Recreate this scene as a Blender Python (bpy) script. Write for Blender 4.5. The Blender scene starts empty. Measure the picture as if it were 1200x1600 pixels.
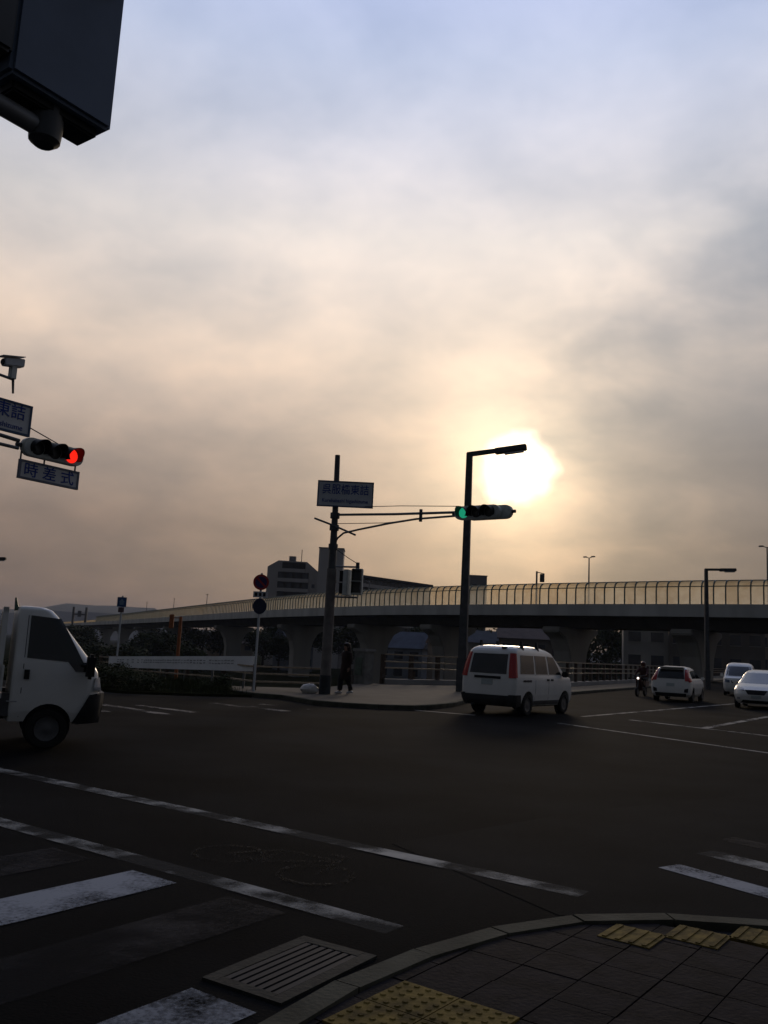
import bpy, bmesh, math, random
from mathutils import Vector, Matrix, noise
random.seed(11)
R = math.radians
SC = bpy.context.scene
COL = SC.collection

# ---------------------------------------------------------------- camera
EYE = 1.55
PITCH = math.atan(217 / 1350); ROLL = 0.05
cam_d = bpy.data.cameras.new("camera"); cam = bpy.data.objects.new("camera", cam_d); COL.objects.link(cam)
cam_d.sensor_fit = 'VERTICAL'; cam_d.sensor_height = 24.0; cam_d.lens = 24.0 * 1350 / 1600
cam_d.clip_start = 0.05; cam_d.clip_end = 20000
_f = Vector((0, math.cos(PITCH), math.sin(PITCH))); _u0 = Vector((0, -math.sin(PITCH), math.cos(PITCH)))
_r = Vector((1, 0, 0)) * math.cos(ROLL) + _u0 * math.sin(ROLL); _u = -Vector((1, 0, 0)) * math.sin(ROLL) + _u0 * math.cos(ROLL)
cam.matrix_world = Matrix(((_r.x, _u.x, -_f.x, 0), (_r.y, _u.y, -_f.y, 0), (_r.z, _u.z, -_f.z, EYE), (0, 0, 0, 1)))
SC.camera = cam
SC.cycles.max_bounces = 6; SC.cycles.diffuse_bounces = 3; SC.cycles.glossy_bounces = 3; SC.cycles.volume_bounces = 0; SC.cycles.transparent_max_bounces = 24
SC.render.resolution_x = 768; SC.render.resolution_y = 1024

# ---------------------------------------------------------------- sky and sun
SUN_EL, SUN_AZ = R(12.2), R(8.8)
SUN = Vector((math.sin(SUN_AZ) * math.cos(SUN_EL), math.cos(SUN_AZ) * math.cos(SUN_EL), math.sin(SUN_EL)))
world = bpy.data.worlds.new("World"); SC.world = world; world.use_nodes = True
nt = world.node_tree; nt.nodes.clear(); L = nt.links.new
def N(t, **k):
    n = nt.nodes.new(t)
    for a, b in k.items(): setattr(n, a, b)
    return n
def M_(op, a, b=None, c=None, clamp=False):
    n = N('ShaderNodeMath', operation=op); n.use_clamp = clamp
    for i, v in enumerate((a, b, c)):
        if v is None: continue
        if isinstance(v, (int, float)): n.inputs[i].default_value = v
        else: L(v, n.inputs[i])
    return n.outputs[0]
def VM(op, a, b=None, out=0):
    n = N('ShaderNodeVectorMath', operation=op)
    for i, v in enumerate((a, b)):
        if v is None: continue
        if isinstance(v, (tuple, Vector)): n.inputs[i].default_value = tuple(v)
        else: L(v, n.inputs[i])
    return n.outputs[out]
def SCALE(vec, s):
    n = N('ShaderNodeVectorMath', operation='SCALE')
    if isinstance(vec, tuple): n.inputs[0].default_value = vec
    else: L(vec, n.inputs[0])
    if isinstance(s, (int, float)): n.inputs['Scale'].default_value = s
    else: L(s, n.inputs['Scale'])
    return n.outputs[0]
def RAMP(fac, stops):
    n = N('ShaderNodeValToRGB'); n.color_ramp.interpolation = 'EASE' if len(stops) == 2 else 'LINEAR'
    e = n.color_ramp.elements
    while len(e) < len(stops): e.new(0.5)
    for i, (p, c) in enumerate(stops):
        e[i].position = p; e[i].color = (c[0], c[1], c[2], 1) if isinstance(c, tuple) else (c, c, c, 1)
    L(fac, n.inputs[0]); return n.outputs[0]
tc = N('ShaderNodeTexCoord'); dirv = VM('NORMALIZE', tc.outputs['Generated'])
sep = N('ShaderNodeSeparateXYZ'); L(dirv, sep.inputs[0]); dz = M_('MAXIMUM', sep.outputs[2], 0.0)
dot = VM('DOT_PRODUCT', dirv, SUN, 1)
flat = VM('DIVIDE', dirv, None)
comb = N('ShaderNodeCombineXYZ'); den = M_('ADD', dz, 0.42)
for i in range(3): L(den, comb.inputs[i])
L(comb.outputs[0], flat.node.inputs[1])
def NOISE(vec, scale, detail, rough, dist=0.0):
    n = N('ShaderNodeTexNoise'); L(vec, n.inputs['Vector']); n.inputs['Scale'].default_value = scale
    n.inputs['Detail'].default_value = detail; n.inputs['Roughness'].default_value = rough; n.inputs['Distortion'].default_value = dist
    return n.outputs[0]
mp = N('ShaderNodeMapping'); L(flat, mp.inputs[0]); mp.inputs['Rotation'].default_value = (0, 0, R(24)); mp.inputs['Scale'].default_value = (1.05, 1.25, 1.0); mp.inputs['Location'].default_value = (3.1, 1.4, 0)
c_big = NOISE(mp.outputs[0], 1.3, 3, 0.5, 0.1)
c_fine = NOISE(mp.outputs[0], 4.6, 4, 0.55, 0.15)
cl = M_('ADD', M_('MULTIPLY', c_big, 0.52), M_('MULTIPLY', c_fine, 0.48))
cl = M_('SUBTRACT', cl, 0.5)                              # about -0.2 .. 0.2
warm = RAMP(dz, [(0.0, (0.140, 0.104, 0.090)), (0.06, (0.185, 0.136, 0.114)), (0.13, (0.262, 0.192, 0.155)), (0.22, (0.450, 0.350, 0.284)),
                 (0.33, (0.710, 0.590, 0.495)), (0.45, (0.725, 0.685, 0.665)), (0.60, (0.545, 0.615, 0.800)), (0.75, (0.395, 0.505, 0.890)), (1.0, (0.19, 0.235, 0.35))])
cool = RAMP(dz, [(0.0, (0.195, 0.195, 0.205)), (0.25, (0.27, 0.285, 0.325)), (0.6, (0.27, 0.31, 0.40)), (1.0, (0.19, 0.235, 0.35))])
mixb = N('ShaderNodeMix', data_type='RGBA'); L(RAMP(M_('MULTIPLY_ADD', dot, 0.5, 0.5), [(0.45, 0.0), (0.88, 1.0)]), mixb.inputs['Factor'])
L(cool, mixb.inputs['A']); L(warm, mixb.inputs['B']); base = mixb.outputs['Result']
away = RAMP(M_('MULTIPLY_ADD', dot, 0.5, 0.5), [(0.0, 0.22), (0.35, 0.22), (0.5, 0.26), (0.70, 0.46), (0.82, 0.76), (0.90, 0.96), (0.96, 1.03), (1.0, 1.06)])
dpos = M_('MAXIMUM', dot, 0.0)
halo = VM('ADD', VM('ADD', SCALE((0.50, 0.38, 0.22), M_('POWER', dpos, 420.0)), SCALE((0.40, 0.29, 0.17), M_('POWER', dpos, 110.0))), SCALE((0.13, 0.10, 0.065), M_('POWER', dpos, 22.0)))
lay = VM('ADD', VM('MULTIPLY', base, away), halo)
# thick parts of the cloud layer are darker and greyer, thin parts let more light through
lum = M_('ADD', 1.0, M_('MULTIPLY', cl, 1.4))
# a thicker bank of cloud lies low to the right of the sun
bdir = Vector((math.sin(R(27)) * math.cos(R(11)), math.cos(R(27)) * math.cos(R(11)), math.sin(R(11))))
bank = RAMP(M_('ADD', VM('DOT_PRODUCT', dirv, bdir, 1), M_('MULTIPLY', cl, -0.10)), [(0.935, 0.0), (0.995, 1.0)])
bk = N('ShaderNodeMix', data_type='RGBA'); L(bank, bk.inputs['Factor']); bk.inputs['A'].default_value = (1, 1, 1, 1); bk.inputs['B'].default_value = (0.50, 0.57, 0.67, 1)
lay = VM('MULTIPLY', SCALE(lay, lum), bk.outputs['Result'])
tint = N('ShaderNodeMix', data_type='RGBA'); L(M_('MULTIPLY_ADD', cl, 2.6, 0.5, clamp=True), tint.inputs['Factor'])
tint.inputs['A'].default_value = (0.90, 0.97, 1.06, 1); tint.inputs['B'].default_value = (1.07, 1.0, 0.94, 1)
lay = VM('MULTIPLY', lay, tint.outputs['Result'])
wob = M_('MULTIPLY_ADD', M_('SUBTRACT', NOISE(dirv, 26.0, 3, 0.5), 0.5), 0.0014, dot)
disc = RAMP(M_('MULTIPLY_ADD', wob, 1.0 / 0.0015, -(0.99862) / 0.0015, clamp=True), [(0.10, 0.0), (0.95, 1.0)])
lay = VM('ADD', lay, SCALE((1.7, 1.40, 1.0), disc))
sky = N('ShaderNodeTexSky'); sky.sky_type = 'NISHITA'; sky.sun_disc = False
sky.sun_elevation = SUN_EL; sky.sun_rotation = SUN_AZ; sky.dust_density = 3.0
lay = SCALE(lay, 10.0)
mixs = N('ShaderNodeMix', data_type='RGBA'); mixs.inputs['Factor'].default_value = 0.97
L(sky.outputs[0], mixs.inputs['A']); L(lay, mixs.inputs['B'])
bg = N('ShaderNodeBackground'); bg.inputs['Strength'].default_value = 0.1; L(mixs.outputs['Result'], bg.inputs['Color'])
wo = N('ShaderNodeOutputWorld'); L(bg.outputs[0], wo.inputs['Surface'])

sun_d = bpy.data.lights.new("sun", 'SUN'); sun_d.energy = 0.5; sun_d.angle = R(10); sun_d.color = (1.0, 0.80, 0.58)
sun_o = bpy.data.objects.new("sun", sun_d); COL.objects.link(sun_o)
sun_o.rotation_euler = (-SUN).to_track_quat('-Z', 'Y').to_euler(); sun_o.location = (0, 0, 60)
SC.view_settings.view_transform = 'Standard'; SC.view_settings.look = 'None'; SC.view_settings.gamma = 1.0
SC.view_settings.exposure = 0.0; SC.view_settings.use_curve_mapping = False

# ---------------------------------------------------------------- helpers
def tag(o, label=None, cat=None, group=None, kind=None):
    if label: o['label'] = label
    if cat: o['category'] = cat
    if group: o['group'] = group
    if kind: o['kind'] = kind
    return o
def empty(name, loc=(0, 0, 0), rz=0.0, label=None, cat=None, group=None):
    o = bpy.data.objects.new(name, None); COL.objects.link(o); o.location = loc; o.rotation_euler = (0, 0, rz); o.empty_display_size = 0.2
    return tag(o, label, cat, group)
def link_mesh(name, me, parent=None, loc=None, rz=None):
    o = bpy.data.objects.new(name, me); COL.objects.link(o)
    if parent is not None: o.parent = parent
    if loc is not None: o.location = loc
    if rz is not None: o.rotation_euler = (0, 0, rz)
    return o
def frame_of(d):
    d = d.normalized(); a = Vector((0, 0, 1)) if abs(d.z) < 0.95 else Vector((1, 0, 0))
    x = d.cross(a).normalized(); return x, x.cross(d).normalized()
class MB:
    def __init__(s): s.v = []; s.f = []
    def add(s, vs, fs):
        o = len(s.v); s.v += [tuple(v) for v in vs]; s.f += [tuple(i + o for i in f) for f in fs]; return s
    def box(s, c, d, rz=0.0, m=None):
        hx, hy, hz = d[0] / 2, d[1] / 2, d[2] / 2; ca, sa = math.cos(rz), math.sin(rz)
        vs = []
        for x in (-hx, hx):
            for y in (-hy, hy):
                for z in (-hz, hz): vs.append((c[0] + x * ca - y * sa, c[1] + x * sa + y * ca, c[2] + z))
        return s.add(vs, [(0, 1, 3, 2), (4, 6, 7, 5), (0, 4, 5, 1), (2, 3, 7, 6), (0, 2, 6, 4), (1, 5, 7, 3)])
    def bar(s, p0, p1, w, h, up=(0, 0, 1)):
        p0, p1 = Vector(p0), Vector(p1); d = (p1 - p0).normalized(); u = Vector(up)
        x = d.cross(u).normalized() * (w / 2); y = x.cross(d).normalized() * (h / 2)
        vs = [p + a * x + b * y for p in (p0, p1) for a, b in ((-1, -1), (1, -1), (1, 1), (-1, 1))]
        return s.add(vs, [(3, 2, 1, 0), (4, 5, 6, 7), (0, 1, 5, 4), (1, 2, 6, 5), (2, 3, 7, 6), (3, 0, 4, 7)])
    def tube(s, pts, r, n=10, caps=True):
        pts = [Vector(p) for p in pts]; rs = r if isinstance(r, (list, tuple)) else [r] * len(pts)
        vs = []; k = len(pts)
        for i, p in enumerate(pts):
            d = (pts[min(i + 1, k - 1)] - pts[max(i - 1, 0)]); x, y = frame_of(d)
            for j in range(n):
                a = 2 * math.pi * j / n; vs.append(p + x * rs[i] * math.cos(a) + y * rs[i] * math.sin(a))
        fs = [(i * n + j, i * n + (j + 1) % n, (i + 1) * n + (j + 1) % n, (i + 1) * n + j) for i in range(k - 1) for j in range(n)]
        if caps: fs += [tuple(range(n - 1, -1, -1)), tuple(range((k - 1) * n, k * n))]
        return s.add(vs, fs)
    def prism(s, poly, z0, z1):
        n = len(poly); vs = [(p[0], p[1], z0) for p in poly] + [(p[0], p[1], z1) for p in poly]
        fs = [tuple(range(n - 1, -1, -1)), tuple(range(n, 2 * n))] + [(i, (i + 1) % n, n + (i + 1) % n, n + i) for i in range(n)]
        return s.add(vs, fs)
    def plate(s, poly, o, ax, az, depth):
        """polygon in the plane spanned by ax (horizontal) and az, thickened along ax x az"""
        o, ax, az = Vector(o), Vector(ax), Vector(az); nn = ax.cross(az).normalized() * depth / 2
        n = len(poly); vs = [o + ax * p[0] + az * p[1] - nn for p in poly] + [o + ax * p[0] + az * p[1] + nn for p in poly]
        return s.add(vs, [tuple(range(n - 1, -1, -1)), tuple(range(n, 2 * n))] + [(i, (i + 1) % n, n + (i + 1) % n, n + i) for i in range(n)])
    def lathe(s, prof, o, axis, n=20):
        o = Vector(o); ax = Vector(axis).normalized(); x, y = frame_of(ax); vs = []
        for (h, r) in prof:
            for j in range(n):
                a = 2 * math.pi * j / n; vs.append(o + ax * h + (x * math.cos(a) + y * math.sin(a)) * r)
        k = len(prof)
        fs = [(i * n + j, i * n + (j + 1) % n, (i + 1) * n + (j + 1) % n, (i + 1) * n + j) for i in range(k - 1) for j in range(n)]
        fs += [tuple(range(n - 1, -1, -1)), tuple(range((k - 1) * n, k * n))]
        return s.add(vs, fs)
    def mesh(s, name, mat, smooth=False, bevel=0.0):
        me = bpy.data.meshes.new(name); me.from_pydata(s.v, [], s.f); 
        bm = bmesh.new(); bm.from_mesh(me); bmesh.ops.recalc_face_normals(bm, faces=bm.faces)
        if bevel: bmesh.ops.bevel(bm, geom=[e for e in bm.edges if e.calc_face_angle(0) > 0.5], offset=bevel, segments=2, affect='EDGES', clamp_overlap=True)
        bm.to_mesh(me); bm.free()
        if mat: me.materials.append(mat)
        if smooth:
            for p in me.polygons: p.use_smooth = True
            me.set_sharp_from_angle(angle=R(35))
        return me
    def build(s, name, mat, parent=None, smooth=False, bevel=0.0):
        return link_mesh(name, s.mesh(name, mat, smooth, bevel), parent)
MATS = {}
def mat(name, col, rough=0.8, metal=0.0, var=0.15, scale=3.0, bump=0.0, bscale=40.0, spec=0.3, emit=None, estr=0.0, col2=None, streak=False):
    if name in MATS: return MATS[name]
    m = bpy.data.materials.new(name); m.use_nodes = True; t = m.node_tree; b = t.nodes['Principled BSDF']
    b.inputs['Roughness'].default_value = rough; b.inputs['Metallic'].default_value = metal; b.inputs['Specular IOR Level'].default_value = spec
    tcn = t.nodes.new('ShaderNodeTexCoord'); src = tcn.outputs['Object']
    if streak:
        mpn = t.nodes.new('ShaderNodeMapping'); mpn.inputs['Scale'].default_value = (1, 1, 0.12); t.links.new(src, mpn.inputs[0]); src = mpn.outputs[0]
    nz = t.nodes.new('ShaderNodeTexNoise'); nz.inputs['Scale'].default_value = scale; nz.inputs['Detail'].default_value = 6; t.links.new(src, nz.inputs['Vector'])
    rp = t.nodes.new('ShaderNodeValToRGB'); rp.color_ramp.elements[0].position = 0.33; rp.color_ramp.elements[1].position = 0.68
    c2 = col2 or tuple(c * (1 - 2 * var) for c in col); c1 = col if col2 else tuple(min(1, c * (1 + var)) for c in col)
    rp.color_ramp.elements[0].color = (*c2, 1); rp.color_ramp.elements[1].color = (*c1, 1)
    t.links.new(nz.outputs[0], rp.inputs[0]); t.links.new(rp.outputs[0], b.inputs['Base Color'])
    if bump:
        n2 = t.nodes.new('ShaderNodeTexNoise'); n2.inputs['Scale'].default_value = bscale; n2.inputs['Detail'].default_value = 4; t.links.new(tcn.outputs['Object'], n2.inputs['Vector'])
        bp = t.nodes.new('ShaderNodeBump'); bp.inputs['Strength'].default_value = bump; bp.inputs['Distance'].default_value = 0.02
        t.links.new(n2.outputs[0], bp.inputs['Height']); t.links.new(bp.outputs[0], b.inputs['Normal'])
    if emit:
        b.inputs['Emission Color'].default_value = (*emit, 1); b.inputs['Emission Strength'].default_value = estr
    MATS[name] = m; return m
def worn_paint(name, col, wear, scale=4.0, gain=2.2, floor=0.0, crumb=1.6, blotch=3.4):
    """road paint, worn through to the asphalt in patches and crumbs"""
    m = bpy.data.materials.new(name); m.use_nodes = True; t = m.node_tree; b = t.nodes['Principled BSDF']; out = t.nodes['Material Output']
    b.inputs['Base Color'].default_value = (*col, 1); b.inputs['Roughness'].default_value = 0.8; b.inputs['Specular IOR Level'].default_value = 0.1
    tcn = t.nodes.new('ShaderNodeTexCoord')
    def nz(sc, d):
        n = t.nodes.new('ShaderNodeTexNoise'); n.inputs['Scale'].default_value = sc; n.inputs['Detail'].default_value = d; n.inputs['Roughness'].default_value = 0.65
        t.links.new(tcn.outputs['Object'], n.inputs['Vector']); return n.outputs[0]
    def mt(op, a, bb, cl=False):
        n = t.nodes.new('ShaderNodeMath'); n.operation = op; n.use_clamp = cl
        for i, v in enumerate((a, bb)):
            if isinstance(v, (int, float)): n.inputs[i].default_value = v
            else: t.links.new(v, n.inputs[i])
        return n.outputs[0]
    crumbs = mt('MULTIPLY', mt('SUBTRACT', nz(scale * 9, 8), 0.5), crumb)
    blot = mt('MULTIPLY', mt('SUBTRACT', nz(scale * 0.28, 3), 0.5), blotch)
    k = mt('MULTIPLY', mt('ADD', mt('ADD', crumbs, blot), 0.62 - wear), gain, True)
    if floor: k = mt('MAXIMUM', k, floor)
    tr = t.nodes.new('ShaderNodeBsdfTransparent'); mx = t.nodes.new('ShaderNodeMixShader')
    t.links.new(k, mx.inputs[0]); t.links.new(tr.outputs[0], mx.inputs[1]); t.links.new(b.outputs[0], mx.inputs[2]); t.links.new(mx.outputs[0], out.inputs['Surface'])
    return m
def copy_tree(o, parent=None):
    c = o.copy(); COL.objects.link(c); c.parent = parent
    for ch in list(o.children): copy_tree(ch, c)
    return c
def text_mesh(body, size, width=None):
    cu = bpy.data.curves.new("lettering", 'FONT'); cu.body = body; cu.size = size; cu.align_x = 'CENTER'; cu.align_y = 'CENTER'; cu.extrude = 0.003; cu.offset = size * 0.006; cu.resolution_u = 4
    o = bpy.data.objects.new("lettering", cu); COL.objects.link(o)
    dg = bpy.context.evaluated_depsgraph_get(); me = bpy.data.meshes.new_from_object(o.evaluated_get(dg))
    bpy.data.objects.remove(o); bpy.data.curves.remove(cu)
    if width and len(me.vertices):
        xs = [v.co.x for v in me.vertices]; k = width / (max(xs) - min(xs)); mx = (max(xs) + min(xs)) / 2
        for v in me.vertices: v.co.x = (v.co.x - mx) * k
    return me
def lettering(parent, body, size, loc, rz_face, material, width=None):
    """letters standing upright, read from the side that local -Y faces"""
    me = text_mesh(body, size, width); me.transform(Matrix.Rotation(R(90), 4, 'X')); me.materials.clear(); me.materials.append(material)
    return link_mesh('lettering', me, parent, loc, rz_face)

# ---------------------------------------------------------------- materials
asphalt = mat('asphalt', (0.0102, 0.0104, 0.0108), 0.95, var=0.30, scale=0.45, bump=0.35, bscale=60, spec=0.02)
far_pave = mat('far_paving', (0.105, 0.092, 0.075), 0.9, var=0.12, scale=1.3, bump=0.2, spec=0.1)
concrete = mat('concrete', (0.25, 0.245, 0.235), 0.9, var=0.12, scale=0.5, bump=0.1, spec=0.15, streak=True)
concrete_kerb = mat('kerb_concrete', (0.070, 0.069, 0.052), 0.9, var=0.2, scale=3, bump=0.3, spec=0.1)
paver_m = [mat('paver_%d' % i, c, 0.92, var=0.2, scale=7, bump=0.3, spec=0.06) for i, c in enumerate(((0.019, 0.0165, 0.018), (0.017, 0.015, 0.0165), (0.022, 0.0185, 0.019)))]
joint_m = mat('paver_joint', (0.013, 0.012, 0.012), 0.95, var=0.1)
tactile_m = mat('tactile_yellow', (0.155, 0.108, 0.026), 0.85, var=0.32, scale=9, bump=0.2, spec=0.1)
steel = mat('galvanised_steel', (0.20, 0.21, 0.22), 0.55, 0.5, var=0.12, scale=6)
dark_steel = mat('dark_painted_steel', (0.075, 0.08, 0.085), 0.55, 0.2, var=0.12, scale=5)
brown_steel = mat('brown_painted_rail', (0.06, 0.042, 0.032), 0.5, 0.1, var=0.15, scale=5)
rail_light = mat('rail_tube', (0.33, 0.27, 0.20), 0.4, 0.3, var=0.15, scale=5)
pole_beige = mat('concrete_pole', (0.17, 0.155, 0.145), 0.85, var=0.15, scale=3)
signal_grey = mat('signal_housing', (0.60, 0.62, 0.58), 0.6, var=0.1, scale=6)
black_m = mat('black_plastic', (0.012, 0.012, 0.013), 0.6, var=0.1)
white_sign = mat('sign_white', (0.52, 0.54, 0.56), 0.5, var=0.06, scale=3)
blue_ink = mat('sign_blue', (0.015, 0.045, 0.25), 0.5, var=0.08)
blue_frame = mat('sign_frame_blue', (0.05, 0.09, 0.17), 0.5, var=0.08)
red_sign = mat('sign_red', (0.40, 0.030, 0.028), 0.5, var=0.08)
white_paint = mat('car_white', (0.72, 0.71, 0.665), 0.25, var=0.03, scale=2, spec=0.5)
glass_dark = mat('car_glass', (0.012, 0.015, 0.016), 0.05, var=0.05, spec=0.6)
tyre_m = mat('tyre', (0.014, 0.014, 0.014), 0.85, var=0.1)
rim_m = mat('rim', (0.10, 0.10, 0.10), 0.5, 0.3, var=0.1)
tail_red = mat('tail_lamp', (0.42, 0.022, 0.018), 0.25, var=0.05, spec=0.5)
lamp_glass = mat('headlamp_glass', (0.42, 0.44, 0.46), 0.12, 0.3, var=0.1, spec=0.6)
plate_m = mat('number_plate', (0.42, 0.46, 0.44), 0.5, var=0.06)
grass_m = mat('grass_ground', (0.024, 0.023, 0.012), 0.95, var=0.3, scale=0.35, bump=0.6, bscale=6, spec=0.0, col2=(0.012, 0.014, 0.007))
leaf_m = mat('leaves', (0.045, 0.055, 0.022), 0.8, var=0.3, scale=1.5, spec=0.1)
bark_m = mat('bark', (0.06, 0.05, 0.04), 0.9, var=0.2)

# ---------------------------------------------------------------- the lie of the land
AZ = R(35.5)
va = Vector((math.sin(AZ), math.cos(AZ))); vb = Vector((math.cos(AZ), -math.sin(AZ)))      # along the bridge road / across it
def ab(a, b): return va * a + vb * b
RAILS = [(-0.6, 38.4), (0.3, 39.2), (4.2, 42.7), (10.8, 49.5), (21.2, 70.5), (60.0, 150.0)]   # parapet of the bridge
EDGE = [(-900, 900), (-200, 262), (-60, 97), (-12.6, 40.0), (-4.9, 30.2), (-2.2, 31.6)] + RAILS + [(78, 187), (96, 178), (40, 62), (70, 40), (900, -500), (900, -900), (-900, -900)]
def inside(x, y, poly):
    c = False; n = len(poly)
    for i in range(n):
        (x1, y1), (x2, y2) = poly[i], poly[(i + 1) % n]
        if (y1 > y) != (y2 > y) and x < (x2 - x1) * (y - y1) / (y2 - y1) + x1: c = not c
    return c
def dist(x, y, poly):
    best = 1e9; n = len(poly)
    for i in range(n):
        (x1, y1), (x2, y2) = poly[i], poly[(i + 1) % n]; dx, dy = x2 - x1, y2 - y1
        t = max(0, min(1, ((x - x1) * dx + (y - y1) * dy) / (dx * dx + dy * dy)))
        best = min(best, (x - x1 - t * dx) ** 2 + (y - y1 - t * dy) ** 2)
    return math.sqrt(best)
LAND = [p for p in EDGE]                       # the bank: without the bridge, which spans the low ground
LAND = [(-900, 900), (-200, 262), (-60, 97), (-12.6, 40.0), (-4.9, 30.2), (-2.2, 31.6), (-0.6, 38.4), (4.2, 42.7), (16, 40), (40, 24), (900, -500), (900, -900), (-900, -900)]
LOW = -4.2
def land_z(x, y):
    if inside(x, y, LAND): return -0.06
    d = dist(x, y, LAND); z = -0.06 - max(0, d - 0.6) / 1.7
    z = max(LOW, z)
    return z + (noise.noise(Vector((x * 0.11, y * 0.11, 0))) * 0.25 if d > 3 else 0)
def axis_vals(lo, hi, fine, far):
    v = [lo + i * fine for i in range(int((hi - lo) / fine) + 1)]; s = fine
    a, b = [], []; x = lo
    while x > -far: s *= 1.35; x -= s; a.append(max(x, -far))
    s = fine; x = v[-1]
    while x < far: s *= 1.35; x += s; b.append(min(x, far))
    return a[::-1] + v + b
gx = axis_vals(-70, 90, 1.6, 3800); gy = axis_vals(20, 190, 1.6, 3800)
gm = MB(); nx = len(gx)
gm.add([(x, y, land_z(x, y)) for y in gy for x in gx], [(j * nx + i, j * nx + i + 1, (j + 1) * nx + i + 1, (j + 1) * nx + i) for j in range(len(gy) - 1) for i in range(nx - 1)])
ground = gm.build('ground', grass_m, smooth=True); tag(ground, kind='structure')

# road sheet: the junction, the road along the river to the left, the bridge road to the right
ROAD = [(-120, 118), (-30, 45), (-14, 30.5), (-9, 26.3), (-7.2, 25.0), (-5.2, 25.4), (-3.5, 26.3), (-2.8, 26.2), (-1.5, 24.0), (0, 23.8), (1.3, 24.2), (2.4, 26.6), (3.1, 29.3),
        (9.3, 41.0), (18.2, 58.4), (62, 147), (80, 138), (36, 54), (22, 28), (40, 12), (70, -8), (70, -40), (-120, -40)]
def flat_sheet(name, poly, z, material, parent=None):
    me = bpy.data.meshes.new(name); bm = bmesh.new(); f = bm.faces.new([bm.verts.new((p[0], p[1], z)) for p in poly])
    bmesh.ops.recalc_face_normals(bm, faces=bm.faces)
    if f.normal.z < 0: bmesh.ops.reverse_faces(bm, faces=bm.faces)
    bmesh.ops.triangulate(bm, faces=bm.faces); bm.to_mesh(me); bm.free(); me.materials.append(material)
    return link_mesh(name, me, parent)
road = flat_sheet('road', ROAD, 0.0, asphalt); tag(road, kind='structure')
# a patch of later, slightly lighter asphalt across the near side (its seam crosses the picture on the right)
patch_m = mat('asphalt_patch', (0.0128, 0.0130, 0.0134), 0.95, var=0.18, scale=0.8, bump=0.3, bscale=60, spec=0.02)
flat_sheet('asphalt_patch', [(0.2, 7.4), (2.2, 9.35), (5.1, 11.5), (16, 18), (19, 12), (5, 4.6), (2.4, 5.75), (1.2, 5.62)], 0.003, patch_m, road)

# far corner pavement with its kerb stones
FARP = [(-4.6, 27.6), (-3.5, 26.55), (-2.75, 26.35), (-1.45, 24.2), (0, 24.0), (1.2, 24.4), (2.25, 26.75), (2.95, 29.4), (9.15, 41.1), (18.05, 58.5), (61.8, 147.1), (60.0, 150.0), (21.2, 70.5), (10.8, 49.5), (4.2, 42.7), (0.3, 39.2), (-0.6, 38.4), (-2.2, 31.6), (-4.9, 30.2)]
fp = MB().prism(FARP, -0.3, 0.11).build('pavement', far_pave); tag(fp, kind='structure')
def kerb_run(pts, parent, z1, width=0.16, length=0.8, material=concrete_kerb, side=1, name='kerb_stone', gap=0.012):
    pts = [Vector(p) for p in pts]
    seg = [0.0]
    for i in range(1, len(pts)): seg.append(seg[-1] + (pts[i] - pts[i - 1]).length)
    def at(s):
        for i in range(1, len(pts)):
            if s <= seg[i] or i == len(pts) - 1:
                t = (s - seg[i - 1]) / (seg[i] - seg[i - 1]); return pts[i - 1].lerp(pts[i], min(max(t, 0), 1)), (pts[i] - pts[i - 1]).normalized()
    s = 0.0
    while s < seg[-1] - 0.1:
        e = min(s + length, seg[-1]); p, _ = at(s + gap / 2); q, _ = at(e - gap / 2); _, d1 = at(s + 0.02); _, d2 = at(e - 0.02)
        n1 = Vector((-d1.y, d1.x)) * side * width; n2 = Vector((-d2.y, d2.x)) * side * width
        c = 0.02
        b = MB(); lo = -0.25
        hz = z1 + random.uniform(-0.003, 0.003)
        vs = []
        for (pt, nn) in ((p, n1), (q, n2)):
            for (u, z) in ((0, lo), (0, hz - c), (c / width, hz), (1, hz), (1, lo)): vs.append((pt.x + nn.x * u, pt.y + nn.y * u, z))
        b.add(vs, [(i, (i + 1) % 5, 5 + (i + 1) % 5, 5 + i) for i in range(5)] + [(4, 3, 2, 1, 0), (5, 6, 7, 8, 9)])
        b.build(name, material, parent); s = e
kerb_run([(-4.9, 27.9), (-3.6, 26.4), (-2.8, 26.2), (-1.5, 24.0), (0, 23.8), (1.3, 24.2), (2.4, 26.6), (3.1, 29.3), (9.3, 41.0)], fp, 0.125, side=1, width=0.18, length=1.0)
kerb_run([(9.3, 41.0), (18.2, 58.4), (34, 90)], fp, 0.125, side=1, width=0.18, length=2.0)
# strip of verge in front of the long white board
verge = MB().prism([(-4.9, 30.2), (-4.6, 27.6), (-3.7, 26.5), (-5.2, 25.6), (-7.2, 25.2), (-9, 26.6), (-14, 30.8), (-30, 45.3), (-40, 70), (-12.6, 40)], -0.3, 0.06).build('verge', grass_m); tag(verge, kind='structure')
# bridge deck: slab and edge beam under the bridge road
BR = [(-0.9, 38.6)] + RAILS[1:] + [(80, 138), (36, 54), (24, 30), (10, 36)]
bd = MB().prism([(p[0], p[1]) for p in BR], -1.3, -0.31).build('bridge_deck', concrete); tag(bd, kind='structure')

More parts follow.
